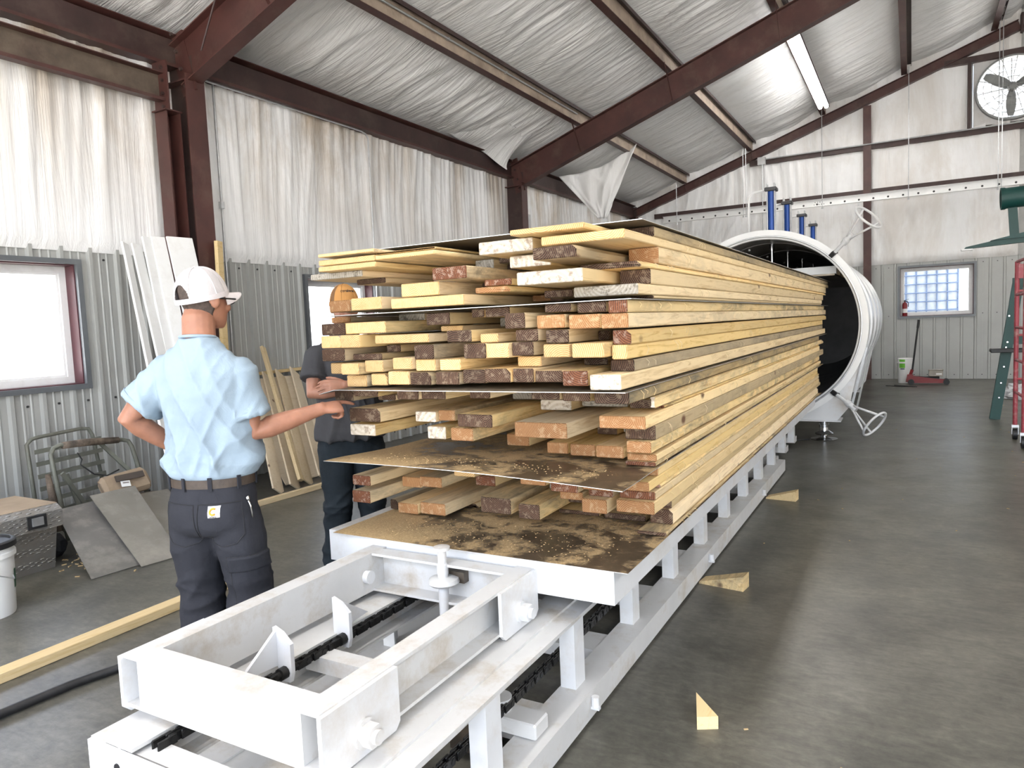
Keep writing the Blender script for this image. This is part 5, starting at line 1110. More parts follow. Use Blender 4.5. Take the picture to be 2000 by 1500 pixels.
# ================================================================= PEOPLE
def loft(m, rings, n=20):
    """rings: (centre, u, v, ru, rv)"""
    vs = []
    for c, u, v, ru, rv in rings:
        for i in range(n):
            a = 2*math.pi*i/n; vs.append(Vector(c) + u*ru*math.cos(a) + v*rv*math.sin(a))
    fs = [(k*n+i, k*n+(i+1)%n, (k+1)*n+(i+1)%n, (k+1)*n+i) for k in range(len(rings)-1) for i in range(n)]
    fs += [list(range(n))[::-1], list(range((len(rings)-1)*n, len(rings)*n))]
    m.add(vs, fs)
def limb(m, pts, rad, flat=1.0, ref=Vector((0,0,1)), n=16):
    pts = [Vector(p) for p in pts]; rings = []; u = None
    for i, p in enumerate(pts):
        d = (pts[min(i+1, len(pts)-1)] - pts[max(i-1, 0)]).normalized()
        if u is None: u, v, _ = frame_of(d, Vector(ref))
        u = (u - d*u.dot(d)).normalized(); v = d.cross(u); rings.append((p, u, v, rad[i], rad[i]*flat))
    # rounded ends
    d0 = (pts[0]-pts[1]).normalized(); d1 = (pts[-1]-pts[-2]).normalized()
    a = [(pts[0]+d0*rad[0]*.85, rings[0][1], rings[0][2], rad[0]*.35, rad[0]*.35*flat), (pts[0]+d0*rad[0]*.55, rings[0][1], rings[0][2], rad[0]*.8, rad[0]*.8*flat)]
    b = [(pts[-1]+d1*rad[-1]*.55, rings[-1][1], rings[-1][2], rad[-1]*.8, rad[-1]*.8*flat), (pts[-1]+d1*rad[-1]*.85, rings[-1][1], rings[-1][2], rad[-1]*.35, rad[-1]*.35*flat)]
    loft(m, a+rings+b, n)
def blob(m, c, R, r):
    prof = [(math.sin(math.pi*k/8), -math.cos(math.pi*k/8)) for k in range(9)]
    ax = [Vector(R.col[i]) for i in range(3)]
    loft(m, [(Vector(c)+ax[2]*r[2]*h, ax[0], ax[1], max(s,.02)*r[0], max(s,.02)*r[1]) for s, h in prof], 14)
def remesh(mb, name, mat, parent, voxel, smooth=3, disp=None, kind=None):
    o = mb.build('tmp_'+name, mat, parent)
    r = o.modifiers.new('r', 'REMESH'); r.mode = 'VOXEL'; r.voxel_size = voxel; r.use_smooth_shade = True
    if smooth: s = o.modifiers.new('s', 'SMOOTH'); s.factor = .5; s.iterations = smooth
    dg = bpy.context.evaluated_depsgraph_get(); me = bpy.data.meshes.new_from_object(o.evaluated_get(dg), depsgraph=dg)
    bpy.data.objects.remove(o, do_unlink=True)
    me.name = name
    if disp:
        me.update(); nrm = [v.normal.copy() for v in me.vertices]
        for v, nn in zip(me.vertices, nrm): v.co += nn*disp(v.co + ORG[parent.name])
    me.polygons.foreach_set('use_smooth', [True]*len(me.polygons))
    if not me.materials: me.materials.append(mat)
    ob = bpy.data.objects.new(name, me); COL.objects.link(ob); ob.parent = parent; ORG[ob.name] = ORG[parent.name]
    return ob
def cloth(name, col, sc=900, bump=.25, var=.12):
    t = NT(name); v = t.coord(); w1 = t.noise(v, 260, 2); n2 = t.noise(v, 7, 5, .6)
    c = t.ramp(n2, [(.3, tuple(x*(1-var) for x in col)), (.7, tuple(min(1, x*(1+var)) for x in col))])
    n = t.bump(t.noise(v, 16, 4, .55, .8), .35, .012); n = t.bump(w1, bump, .001, n)
    return t.out(c, .88, 0, n, .2)
def skin(name, col):
    t = NT(name); v = t.coord(); n = t.noise(v, 18, 5, .6); f = t.noise(v, 160, 3)
    c = t.ramp(n, [(.3, tuple(x*.86 for x in col)), (.7, tuple(min(1, x*1.12) for x in col))])
    t.b.inputs['Subsurface Weight'].default_value = .12; t.b.inputs['Subsurface Radius'].default_value = (.01,.004,.002)
    return t.out(c, .5, 0, t.bump(f, .15, .001), .4)
def hand(m, W, d, n, right, curls, spread=.1, thumb=None, sc=1.0):
    """W wrist, d to the knuckles, n back of the hand; curls: 4 triples of joint angles, index first"""
    W = Vector(W); d = Vector(d).normalized(); n = Vector(n); n = (n - d*n.dot(d)).normalized()
    side = (n.cross(d) if right else d.cross(n)).normalized()      # towards the thumb
    L = .088*sc
    loft(m, [(W-d*.02, side, n, .028*sc, .022*sc), (W+d*.012, side, n, .031*sc, .021*sc), (W+d*L*.45, side, n, .040*sc, .0185*sc), (W+d*L*.85, side, n, .043*sc, .0155*sc), (W+d*L*1.04, side, n, .038*sc, .011*sc)], 16)
    roots = [.032, .0112, -.0105, -.0310]; lens = [(.043,.027,.021), (.047,.030,.022), (.043,.028,.021), (.034,.021,.018)]; rad = [.0094,.0097,.0092,.0082]
    tips = []
    for k in range(4):
        p = W + d*L*(.93 if k in (1,2) else .88) + side*roots[k]*sc; ang = 0; pts = [p - d*.02*sc, p]
        base = (d + side*spread*(1.5-k)*.5).normalized()
        for j in range(3):
            ang += math.radians(curls[k][j]); q = base*math.cos(ang) - n*math.sin(ang); p = p + q*lens[k][j]*sc; pts.append(p)
        r = rad[k]*sc; limb(m, pts, [r*1.05, r*1.08, r*1.0, r*.92, r*.78], 1.0, n, 10); tips.append((pts[-1], q, n))
    th = thumb or (.55, .35, 10)
    p = W + d*.022*sc + side*.030*sc - n*.006; q = (d*th[0] + side*(1-th[0]) - n*th[1]).normalized(); q2 = (q + d*.5 - side*.25 - n*math.radians(th[2])).normalized()
    a = p + q*.038*sc; b = a + (q*.6+q2*.4).normalized()*.030*sc; c = b + q2*.024*sc
    limb(m, [p - q*.015, p, a, b, c], [.014*sc, .0155*sc, .0120*sc, .0105*sc, .0085*sc], 1.0, n, 10)
    return tips
def head_rad(t):
    """t height above the chin 0..1 -> forward offset, half width, half depth (metres for a .235 head)"""
    tab = [(0,.052,.030,.026),(.06,.046,.042,.042),(.14,.032,.054,.062),(.26,.016,.064,.082),(.40,.008,.070,.092),(.55,.002,.0745,.097),(.70,-.004,.076,.099),(.82,-.008,.071,.091),(.92,-.010,.053,.068),(.98,-.010,.028,.036),(1.0,-.010,.010,.012)]
    for a, b in zip(tab, tab[1:]):
        if a[0] <= t <= b[0]:
            k = (t-a[0])/(b[0]-a[0]); return [a[i]+(b[i]-a[i])*k for i in range(1, 4)]
    return list(tab[-1][1:])
def head(m, chin, f, r, up, H):
    S = H/.235; rings = []
    for k in range(23):
        t = k/22; o, w_, d_ = head_rad(t); rings.append((chin+up*H*t+f*o*S, r, f, w_*S, d_*S))
    loft(m, rings, 28)
    c = chin
    # brow, nose, lips, cheeks, ears
    limb(m, [c+up*.128*S+f*.090*S, c+up*.105*S+f*.106*S, c+up*.088*S+f*.118*S], [.009*S,.011*S,.0135*S], 1, up, 10)
    for s in (-1, 1):
        blob(m, c+up*.086*S+f*.104*S+r*s*.011*S, Matrix((r,f,up)).transposed(), (.010*S,.011*S,.009*S))
        limb(m, [c+up*.134*S+f*.094*S+r*s*.012*S, c+up*.137*S+f*.090*S+r*s*.032*S, c+up*.130*S+f*.074*S+r*s*.052*S], [.009*S,.010*S,.008*S], 1, up, 8)
        blob(m, c+up*.085*S+f*.070*S+r*s*.040*S, Matrix((r,f,up)).transposed(), (.022*S,.024*S,.022*S))
        a = c+up*.108*S+f*(-.006)*S+r*s*.073*S; e = (r*s+f*-.55).normalized(); g_ = up.cross(e)
        blob(m, a+e*.006*S, Matrix((e, g_, up)).transposed(), (.009*S,.018*S,.031*S))
        blob(m, a+e*.012*S-g_*s*.004*S, Matrix((e, g_, up)).transposed(), (.007*S,.020*S,.027*S))
    limb(m, [c+up*.056*S+f*.084*S-r*.024*S, c+up*.058*S+f*.100*S, c+up*.056*S+f*.084*S+r*.024*S], [.005*S,.0075*S,.005*S], 1, up, 8)
    limb(m, [c+up*.045*S+f*.082*S-r*.020*S, c+up*.044*S+f*.097*S, c+up*.045*S+f*.082*S+r*.020*S], [.005*S,.008*S,.005*S], 1, up, 8)
    blob(m, c+up*.018*S+f*.076*S, Matrix((r,f,up)).transposed(), (.020*S,.015*S,.016*S))
def head_shell(m, chin, f, r, up, H, az, t0, t1, k0=1.02, k1=1.06, n=40, nt=10, wob=.0):
    """shell over the head between azimuths (0 front) and heights"""
    S = H/.235; vs = []
    for kk in (k1, k0):
        for i in range(n+1):
            a = az[0]+(az[1]-az[0])*i/n
            lo = t0(a) if callable(t0) else t0
            for j in range(nt+1):
                t = lo+(t1-lo)*j/nt; o, w_, d_ = head_rad(t); q = kk*(1+wob*noise.noise((a*9, t*30, 1)))
                vs.append(chin+up*H*t+f*(o*S+d_*S*q*math.cos(a))+r*w_*S*q*math.sin(a))
    N = (n+1)*(nt+1); ix = lambda s, i, j: s*N+i*(nt+1)+j; fs = []
    for i in range(n):
        for j in range(nt): fs += [(ix(0,i,j),ix(0,i+1,j),ix(0,i+1,j+1),ix(0,i,j+1)), (ix(1,i,j),ix(1,i,j+1),ix(1,i+1,j+1),ix(1,i+1,j))]
        fs += [(ix(0,i,0),ix(1,i,0),ix(1,i+1,0),ix(0,i+1,0)), (ix(0,i,nt),ix(0,i+1,nt),ix(1,i+1,nt),ix(1,i,nt))]
    for j in range(nt): fs += [(ix(0,0,j),ix(0,0,j+1),ix(1,0,j+1),ix(1,0,j)), (ix(0,n,j),ix(1,n,j),ix(1,n,j+1),ix(0,n,j+1))]
    m.add(vs, fs)
def cap(parent, cen, f, r, up, dims, mats, snap, tilt):
    """baseball cap; cen is the centre of the rim"""
    A, B, Cc = dims
    T = Matrix.Rotation(tilt, 3, r); f = T @ f; up = T @ up
    def P(az, el, k=1): return cen + r*A*k*math.sin(az)*math.cos(el)**.85 + f*B*k*math.cos(az)*math.cos(el)**.85 + up*Cc*k*math.sin(el)
    def hole(az, el):
        if not snap: return False
        d = abs(((az-math.pi+math.pi) % (2*math.pi))-math.pi); d = abs(math.pi-abs(((az+math.pi) % (2*math.pi))-math.pi))
        return d < .52 and el < .62*math.sqrt(max(0, 1-(d/.52)**2))
    NA, NE = 160, 44; m = MB(); vs = []
    for j in range(NE+1):
        for i in range(NA): vs.append(P(2*math.pi*i/NA, math.pi/2*j/NE*.999))
    front = MB(); fs = []; ff = []
    for j in range(NE):
        for i in range(NA):
            az = 2*math.pi*(i+.5)/NA; el = math.pi/2*(j+.5)/NE
            if hole(az, el): continue
            q = (j*NA+i, j*NA+(i+1)%NA, (j+1)*NA+(i+1)%NA, (j+1)*NA+i)
            (ff if min(az, 2*math.pi-az) < 1.05 else fs).append(q)
    m.add(vs, fs); cr = m.build('cap', mats[0], parent, smooth=True); md = cr.modifiers.new('t', 'SOLIDIFY'); md.thickness = .003
    front.add(vs, ff); fo = front.build('front_panel', mats[1], cr, smooth=True); md = fo.modifiers.new('t', 'SOLIDIFY'); md.thickness = .004
    for k in range(6):
        az = math.pi/6 + k*math.pi/3; m = MB(); m.tube([P(az, e*math.pi/2/12, 1.008) for e in range(13) if not hole(az, e*math.pi/2/12)], .0028, 5); m.build('seam', mats[2], cr, smooth=True)
    m = MB(); blob(m, P(0, math.pi/2*.999, 1.01), Matrix((r,f,up)).transposed(), (.008,.008,.005)); m.build('button', mats[2], cr, smooth=True)
    m = MB(); pts = [P(a, .06, 1.012) for a in [2*math.pi*i/64 for i in range(64)]]; N = 64; vs = []
    for i in range(N):
        for (k, dz) in ((0, -.010), (0, .011), (.0025, .011), (.0025, -.010)):
            a = 2*math.pi*i/N; vs.append(P(a, .05, 1.006) + up*dz + (r*math.sin(a)+f*math.cos(a))*k)
    m.add(vs, [(i*4+q, i*4+(q+1)%4, ((i+1)%N)*4+(q+1)%4, ((i+1)%N)*4+q) for i in range(N) for q in range(4)]); m.build('head_band', mats[2], cr, smooth='auto')
    # visor
    m = MB(); NV_ = 24; vs = []
    for s in (0, 1):
        for i in range(NV_+1):
            a = -1.15+2.3*i/NV_
            for j in range(7):
                t = j/6; p = P(a, .03, 1.0); ext = .078*(math.cos(a*1.36)**.6 if abs(a) < 1.15 else 0)
                vs.append(p + f*ext*t - up*(.012*t + .035*(math.sin(a)**2)*t) - up*.003*s)
    N = (NV_+1)*7; ix = lambda s, i, j: s*N+i*7+j; fs = []
    for i in range(NV_):
        for j in range(6): fs += [(ix(0,i,j),ix(0,i,j+1),ix(0,i+1,j+1),ix(0,i+1,j)), (ix(1,i,j),ix(1,i+1,j),ix(1,i+1,j+1),ix(1,i,j+1))]
        fs.append((ix(0,i,6),ix(1,i,6),ix(1,i+1,6),ix(0,i+1,6)))
    m.add(vs, fs); m.build('visor', mats[1], cr, smooth='auto')
    return cr, P
def patch(bvh, o0, c, u, v, dirn, poly, off, th, n=10):
    """cloth patch: polygon in (u,v) metres round c thrown on to a surface along dirn"""
    bm = bmesh.new(); xs = [p[0] for p in poly]; ys = [p[1] for p in poly]
    def inside(x, y):
        k = False; j = len(poly)-1
        for i in range(len(poly)):
            if (poly[i][1] > y) != (poly[j][1] > y) and x < (poly[j][0]-poly[i][0])*(y-poly[i][1])/(poly[j][1]-poly[i][1]+1e-12)+poly[i][0]: k = not k
            j = i
        return k
    m = MB(); N = n; idx = {}; vs = []; fs = []
    def pt(x, y):
        s = Vector(c)+u*x+v*y-dirn*.35-o0
        h = bvh.ray_cast(s, dirn)
        return (h[0]+o0 - dirn*off) if h[0] is not None else None
    # fan grid by scaling the outline towards its middle
    cx = sum(xs)/len(xs); cy = sum(ys)/len(ys); K = 6
    ring = []
    for i in range(len(poly)):
        a = poly[i]; b = poly[(i+1) % len(poly)]; q = max(1, int(math.hypot(b[0]-a[0], b[1]-a[1])/.012))
        ring += [(a[0]+(b[0]-a[0])*j/q, a[1]+(b[1]-a[1])*j/q) for j in range(q)]
    R = len(ring)
    for k in range(K+1):
        s = 1-k/K
        for (x, y) in ring:
            p = pt(cx+(x-cx)*s, cy+(y-cy)*s)
            if p is None: return None
            if k == 0: p = p + dirn*(off*.9)
            vs.append(p)
    for k in range(K):
        for i in range(R): fs.append((k*R+i, k*R+(i+1)%R, (k+1)*R+(i+1)%R, (k+1)*R+i))
    m.add(vs, fs); m.edge = [p - dirn*.001 for p in vs[:R]]; m.inner = [p - dirn*.0015 for p in vs[R//1*0:R]]
    return m
def stitch(m, mat, parent, nm='stitching'):
    e = MB(); e.tube(m.edge, .0022, 5, True); return e.build(nm, mat, parent, smooth=True)
def text_mesh(s, size, loc, xa, ya, mat, parent, name, ext=.0006):
    cu_ = bpy.data.curves.new('txt', 'FONT'); cu_.body = s; cu_.size = size; cu_.align_x = 'CENTER'; cu_.align_y = 'CENTER'; cu_.extrude = ext
    o = bpy.data.objects.new('txt', cu_); COL.objects.link(o); dg = bpy.context.evaluated_depsgraph_get()
    me = bpy.data.meshes.new_from_object(o.evaluated_get(dg), depsgraph=dg); bpy.data.objects.remove(o, do_unlink=True)
    m = MB(); xa = Vector(xa).normalized(); ya = Vector(ya); ya = (ya-xa*ya.dot(xa)).normalized(); za = xa.cross(ya)
    m.add([Vector(loc)+xa*q.co.x+ya*q.co.y+za*q.co.z for q in me.vertices], [tuple(p.vertices) for p in me.polygons])
    return m, (xa, ya, za)
skin1 = skin('tanned_skin', (.33,.155,.098)); skin2 = skin('skin_two', (.33,.16,.105))
hair1 = plain('grey_brown_hair', (.07,.05,.04), .8, 0, .4, 60, .5); hair2 = plain('dark_hair', (.03,.02,.016), .8, 0, .4, 60, .5)
blue_cloth = cloth('light_blue_jersey', (.265,.335,.395), var=.06); pants_cloth = cloth('charcoal_canvas', (.026,.027,.033), bump=.4); grey_cloth = cloth('charcoal_jersey', (.048,.048,.052)); jeans = cloth('dark_denim', (.013,.018,.023), bump=.4, var=.35)
cap_white = cloth('white_cap_mesh', (.50,.47,.47), bump=.9); cap_grey = cloth('light_cap_cloth', (.58,.54,.54)); cap_tan = cloth('tan_duck_canvas', (.40,.20,.065)); cap_brown = cloth('brown_cap_mesh', (.16,.085,.04))
belt_m = plain('brown_leather', (.05,.035,.025), .6, 0, .3, 20, .3); boot_m = plain('work_boot_leather', (.09,.055,.03), .7, 0, .2, 12, .2); sole_m = plain('boot_sole', (.02,.02,.02), .8)
stitch_m = plain('seam_thread', (.016,.016,.019), .9)
orange_logo = plain('orange_logo', (.75,.33,.03), .6); dark_print = plain('dark_print', (.05,.03,.02), .7)
def person(name, base, ang, headang, label, J, o):
    """J: world joints; o: options"""
    base = Vector(base); p = thing(name, base, label, 'person')
    up = Vector((0,0,1)); f = Vector((math.cos(ang), math.sin(ang), 0)); r = f.cross(up)
    hf = Vector((math.cos(headang), math.sin(headang), 0)); hr = hf.cross(up)
    def at(x, y, z): return base + r*x + f*y + up*z
    k = o.get('bulk', 1.0)
    T = o.get('lean', 0.0)
    def ctr(z, y): return at(o.get('sway', 0)*(z-.95), y + T*(z-.95), z)
    chin = ctr(o['chin'], .055 + o.get('headfwd', 0)); H = o['headh']
    # ---- body, one continuous surface
    m = MB(); tors = [(.86,.0,.150,.105),(.95,.005,.150,.105),(1.05,.012,.152,.105),(1.20,.005,.160,.105),(1.35,-.010,.170,.102),(1.43,-.018,.150,.085),(1.49,-.020,.085,.062),(1.54,-.012,.062,.058)]
    loft(m, [(ctr(z, y), r, f, w_*k, d_*k) for z, y, w_, d_ in tors], 24)
    limb(m, [ctr(1.47, -.015), ctr(1.53, -.005), chin+up*.045-hf*.035], [.070,.066,.064], 1, f, 16)
    head(m, chin, hf, hr, up, H)
    for s in ('L', 'R'):
        sh, el, wr = (Vector(J[s+q]) for q in ('sh', 'el', 'wr'))
        limb(m, [sh, sh.lerp(el, .35), sh.lerp(el, .75), el, el.lerp(wr, .22), el.lerp(wr, .5), el.lerp(wr, .82), wr], [.055,.050,.046,.043,.0465,.042,.032,.029], 1, up, 16)
        hip = at(.085 if s == 'R' else -.085, -.005, .86); kn = Vector(J[s+'kn']); an = Vector(J[s+'an'])
        limb(m, [hip, hip.lerp(kn, .5), kn, kn.lerp(an, .35), an], [.085,.072,.052,.050,.036], 1, f, 16)
        limb(m, [an, an+f*.03-up*.03, an+f*.12-up*.045], [.038,.036,.03], 1, up, 12)
        h_ = o['hand'+s]; hand(m, wr, h_['d'], h_['n'], s == 'R', h_['curls'], h_.get('spread', .1), h_.get('thumb'))
    body = remesh(m, 'body', o['skin'], p, .0052, 2)
    for s in (-1, 1):
        S = H/.235; m = MB(); blob(m, chin+up*.120*S+hf*.083*S+hr*s*.032*S, Matrix((hr,hf,up)).transposed(), (.013,.010,.010)); e_ = m.build('eye', white_plain, p, smooth=True)
        m = MB(); blob(m, chin+up*.120*S+hf*.090*S+hr*s*.032*S, Matrix((hr,hf,up)).transposed(), (.006,.0045,.006)); m.build('iris', dark_print, e_, smooth=True)
    m = MB(); head_shell(m, chin, hf, hr, up, H, (1.62, 2*math.pi-1.62), lambda a: .10+.34*min(1, max(0, (abs(a-math.pi)-.95)/.6)), .86, 1.0, 1.05, wob=.03); m.build('hair', o['hair'], p, smooth=True)
    # ---- shirt
    m = MB(); b_ = o['belly']
    sh_r = ([(o['hem'],.002,.160,.112),(o['hem']+.035,.004,.172,.124),(o['hem']+.065,.010+b_*.4,.196,.146+b_*.3)] if o.get('tuck') else [(o['hem'],.002,.205,.155),(o['hem']+.06,.006+b_*.4,.204,.152+b_*.3)]) + [(1.08,.012+b_,.193,.138+b_*.6),(1.20,.008+b_*.6,.192,.136+b_*.3),(1.32,-.008,.200,.132),(1.40,-.015,.203,.118),(1.45,-.020,.182,.100),(1.49,-.022,.140,.086),(1.525,-.020,.100,.077),(1.552,-.014,.077,.070)]
    loft(m, [(ctr(z, y), r, f, w_*k, d_*k) for z, y, w_, d_ in sh_r], 32)
    for s in ('L', 'R'):
        sh, el = Vector(J[s+'sh']), Vector(J[s+'el']); sg = 1 if s == 'R' else -1
        cu2 = sh.lerp(el, o.get('sleeve', .62)); inn = ctr(1.42, -.015)+r*sg*.12*k
        d_ = (el-sh).normalized()
        loft(m, [(inn, *frame_of(sh-inn)[:2], .07, .08)] + [(q, *frame_of(d_)[:2], rr, rr) for q, rr in ((sh+d_*.0, .069), (sh.lerp(cu2, .4), .074), (sh.lerp(cu2, .8), .080), (cu2, .086))], 20)
        blob(m, sh+up*.0, Matrix((r, f, up)).transposed(), (.058,.068,.052))
    sd = o['seed']
    def wrk(c):
        l = Vector((c.x*r.x+c.y*r.y, c.x*f.x+c.y*f.y, c.z))
        q = l.x*.7 + l.z*.75; lowr = min(1, max(0, (1.30-c.z)/.25)); zz_ = min(1, max(0, (c.z-o['hem']-.055)/.05)) if o.get('tuck') else 1
        q2 = l.x*.8 - l.z*.55
        return (1 if o.get('tuck') else .55)*zz_*(ridge(noise.noise((l.x*9+l.z*3.0, l.z*1.6+sd, l.y*3)))*.020*(.5+lowr) + ridge(noise.noise((l.x*17-l.z*7, l.z*3+sd, 5)))*.010*(.5+lowr) + noise.noise((q2*13+sd, q*5, l.y*6))*.004 + ridge(noise.noise((l.z*15, l.x*3+sd, 4)))*.011*(1 if o.get('tuck') else .15)*max(0, 1-abs(c.z-o['hem']-.08)/.12))
    shirt = remesh(m, 'shirt', o['shirt'], p, .0075, 4, wrk)
    m = MB(); m.tube([ctr(1.558,-.014)+r*.073*k*math.cos(2*math.pi*i/40)+f*.068*k*math.sin(2*math.pi*i/40)+up*(-.006*math.sin(2*math.pi*i/40)) for i in range(40)], .0065, 8, True); m.build('collar', o['shirt'], shirt, smooth=True)
    for s in ('L', 'R'):
        sh, el = Vector(J[s+'sh']), Vector(J[s+'el']); cu2 = sh.lerp(el, o.get('sleeve', .62)); u_, v_, d_ = frame_of(el-sh)
        m = MB(); m.tube([cu2-d_*.020+(u_*math.cos(2*math.pi*i/36)+v_*math.sin(2*math.pi*i/36))*.0855 for i in range(36)], .0028, 6, True); m.build('sleeve_hem', o['shirt'], shirt, smooth=True)
    # ---- trousers
    m = MB(); wst = o['waist']
    loft(m, [(at(0,y,z), r, f, w_*k, d_*k) for z, y, w_, d_ in ((wst,.004,.178,.128),(wst-.06,-.002,.188,.138),(wst-.13,-.012,.198,.148),(wst-.19,-.012,.198,.142),(wst-.23,-.006,.180,.120))], 28)
    for s, sg in (('L', -1), ('R', 1)):
        hip = at(sg*.098*k, -.004, wst-.16); kn = Vector(J[s+'kn']); an = Vector(J[s+'an'])
        rr = o.get('leg', 1.0)
        limb(m, [hip, hip.lerp(kn, .4), hip.lerp(kn, .8), kn, kn.lerp(an, .4), kn.lerp(an, .8), an+up*.0], [.106*rr*k,.103*rr,.088*rr,.083*rr,.082*rr,.078*rr,.077*rr], 1.08, f, 20)
    def wrp(c):
        l = Vector((c.x*r.x+c.y*r.y, c.x*f.x+c.y*f.y, c.z)); lw = min(1, max(0, (.75-c.z)/.3))
        q = l.z*1.0 + abs(l.x - base.x*r.x-base.y*r.y)*.6
        return ridge(noise.noise((l.x*4+sd, q*8, l.y*3)))*.011*(.3+lw) + ridge(noise.noise((l.x*3+9, l.z*16+sd, l.y*3)))*.010*max(0, 1-abs(c.z-.46)/.14) + noise.noise((l.x*16, l.y*16, l.z*7+sd))*.004 + ridge(noise.noise((l.x*3, l.z*14+sd, 2)))*.012*max(0, 1-abs(c.z-.16)/.12)
    tro = remesh(m, 'trousers', o['pants'], p, .008, 4, wrp)
    m = MB(); N = 48; vs = []
    for i in range(N):
        a = 2*math.pi*i/N; q = r*math.cos(a)*.186*k+f*math.sin(a)*.136*k
        for kk, dz in ((1,-.018),(1.02,-.018),(1.02,.018),(1,.018)): vs.append(at(0,.003,wst-.012)+q*kk+up*dz)
    m.add(vs, [(i*4+q, i*4+(q+1)%4, ((i+1)%N)*4+(q+1)%4, ((i+1)%N)*4+q) for i in range(N) for q in range(4)]); blt = m.build('belt', belt_m, p, smooth='auto')
    for a in (-2.6, -1.9, -1.25, -.55, .3, 2.9):
        q = r*math.cos(a)*.192*k+f*math.sin(a)*.142*k; m = MB(); u_ = Vector((-q.y, q.x, 0)).normalized(); m.obox(at(0,.003,wst-.012)+q, (.016,.006,.055), Matrix((u_, q.normalized(), up)).transposed()); m.build('belt_loop', o['pants'], tro)
    for s in ('L', 'R'):
        an = Vector(J[s+'an']); m = MB(); an0 = Vector((an.x, an.y, 0))
        limb(m, [an0-f*.045+up*.065, an0+f*.03+up*.066, an0+f*.11+up*.055, an0+f*.17+up*.045], [.046,.048,.045,.036], 1.0, up, 16); limb(m, [an0+up*.06, an0+up*.16], [.050,.052], 1, f, 14)
        sho = remesh(m, 'boot', o['boot'], p, .008, 2)
        m = MB(); loft(m, [(an0+f*.06+up*z, f, r, .145, .050) for z in (0, .022)], 28); m.build('sole', sole_m, sho, smooth='auto')
    return p, tro, shirt, chin, (f, r, up, hf, hr), H, at
# ---------------------------------------------------------------- man in the light blue shirt
ext_ = [(4,6,4),(0,0,0),(0,0,0),(0,0,0)]
B1 = Vector((-2.56,1.95,0)); A1 = math.radians(112)
f1 = Vector((math.cos(A1), math.sin(A1), 0)); r1 = f1.cross(Vector((0,0,1)))
J1 = dict(Rsh=B1+r1*.150+f1*-.005+Vector((0,0,1.415)), Rel=Vector((-2.405,2.045,1.152)), Rwr=Vector((-2.262,2.30,1.222)), Lsh=B1-r1*.158+f1*-.015+Vector((0,0,1.42)), Lel=Vector((-2.83,1.775,1.235)), Lwr=Vector((-2.80,1.985,1.065)),
          Rkn=B1+r1*.115+f1*.03+Vector((0,0,.47)), Ran=B1+r1*.135+f1*-.01+Vector((0,0,.085)), Lkn=B1-r1*.105+f1*.03+Vector((0,0,.47)), Lan=B1-r1*.125+f1*-.01+Vector((0,0,.085)))
P1, tro1, shirt1, chin1, ax1, H1, at1 = person('person', B1, A1, math.radians(92), 'man in light blue t-shirt and white cap seen from behind, pointing into the stack', J1,
    dict(skin=skin1, hair=hair1, shirt=blue_cloth, pants=pants_cloth, boot=boot_m, chin=1.592, headh=.24, hem=.925, tuck=True, belly=.022, waist=.975, seed=3.1, bulk=.93, lean=-.03, sleeve=.70,
         handR=dict(d=(.45,.86,.03), n=(.42,-.30,.85), curls=[(8,12,8),(62,78,45),(68,82,48),(72,84,50)], spread=.06, thumb=(.75,.55,20)),
         handL=dict(d=(.80,.45,-.40), n=(-.35,.35,.6), curls=[(25,30,15)]*4, thumb=(.3,.1,5))))
f_, r_, up_, hf_, hr_ = ax1
cap(P1, chin1+up_*.124+hf_*-.006, hf_, hr_, up_, (.090,.113,.130), (cap_white, cap_grey, cap_grey), True, math.radians(12))
# spectacles
m = MB(); S = H1/.235
for s in (-1, 1):
    c = chin1+up_*.118*S+hf_*.108*S+hr_*s*.034*S
    m.tube([c+hr_*.024*math.cos(2*math.pi*i/20)+up_*.017*math.sin(2*math.pi*i/20)-hf_*s*0 for i in range(20)], .0032, 6, True)
    m.tube([c+hr_*s*.024, c+hr_*s*.040-hf_*.012, chin1+up_*.120*S+hr_*s*.082*S+hf_*.01, chin1+up_*.105*S+hr_*s*.083*S-hf_*.02], .0035, 6)
m.tube([chin1+up_*.120*S+hf_*.110*S-hr_*.010, chin1+up_*.120*S+hf_*.110*S+hr_*.010], .003, 6)
m.build('spectacles', black, P1, smooth=True)
# pockets
bv = BVHTree.FromPolygons([v.co for v in tro1.data.vertices], [tuple(q.vertices) for q in tro1.data.polygons]); o0 = ORG[P1.name]
pk = [(-.075,.085),(.075,.085),(.082,-.05),(.055,-.085),(0,-.098),(-.055,-.085),(-.082,-.05)]
for sx in (.085, -.085):
    m = patch(bv, o0, at1(sx, 0, .80), r_, up_, f_, pk, .003, 0)
    if m:
        po = m.build('back_pocket', pants_cloth, tro1, smooth=True); stitch(m, stitch_m, tro1)
        if sx > 0:
            m2 = patch(bv, o0, at1(sx-.012, 0, .855), r_, up_, f_, [(-.024,-.024),(.024,-.024),(.024,.024),(-.024,.024)], .006, 0)
            if m2:
                m2.build('logo_patch', white_plain, po, smooth=True, label='white square patch with an orange curl')
                mc = MB(); pts = [at1(sx-.012+.012*math.cos(math.radians(a)), -.16, .858+.012*math.sin(math.radians(a))) for a in range(50, 330, 20)]
                vs = []
                for q in pts:
                    h = bv.ray_cast(q-f_*.2-o0, f_); vs.append((h[0]+o0-f_*.0085) if h[0] is not None else q)
                mc.tube(vs, .0042, 6); mc.build('logo_curl', orange_logo, po, smooth=True)
                q = at1(sx-.012, -.16, .838); h = bv.ray_cast(q-f_*.2-o0, f_)
                if h[0] is not None:
                    mt, _ = text_mesh('carhartt', .010, h[0]+o0-f_*.0085, r_, up_, dark_print, P1, 'logo_text'); mt.build('logo_text', dark_print, po)
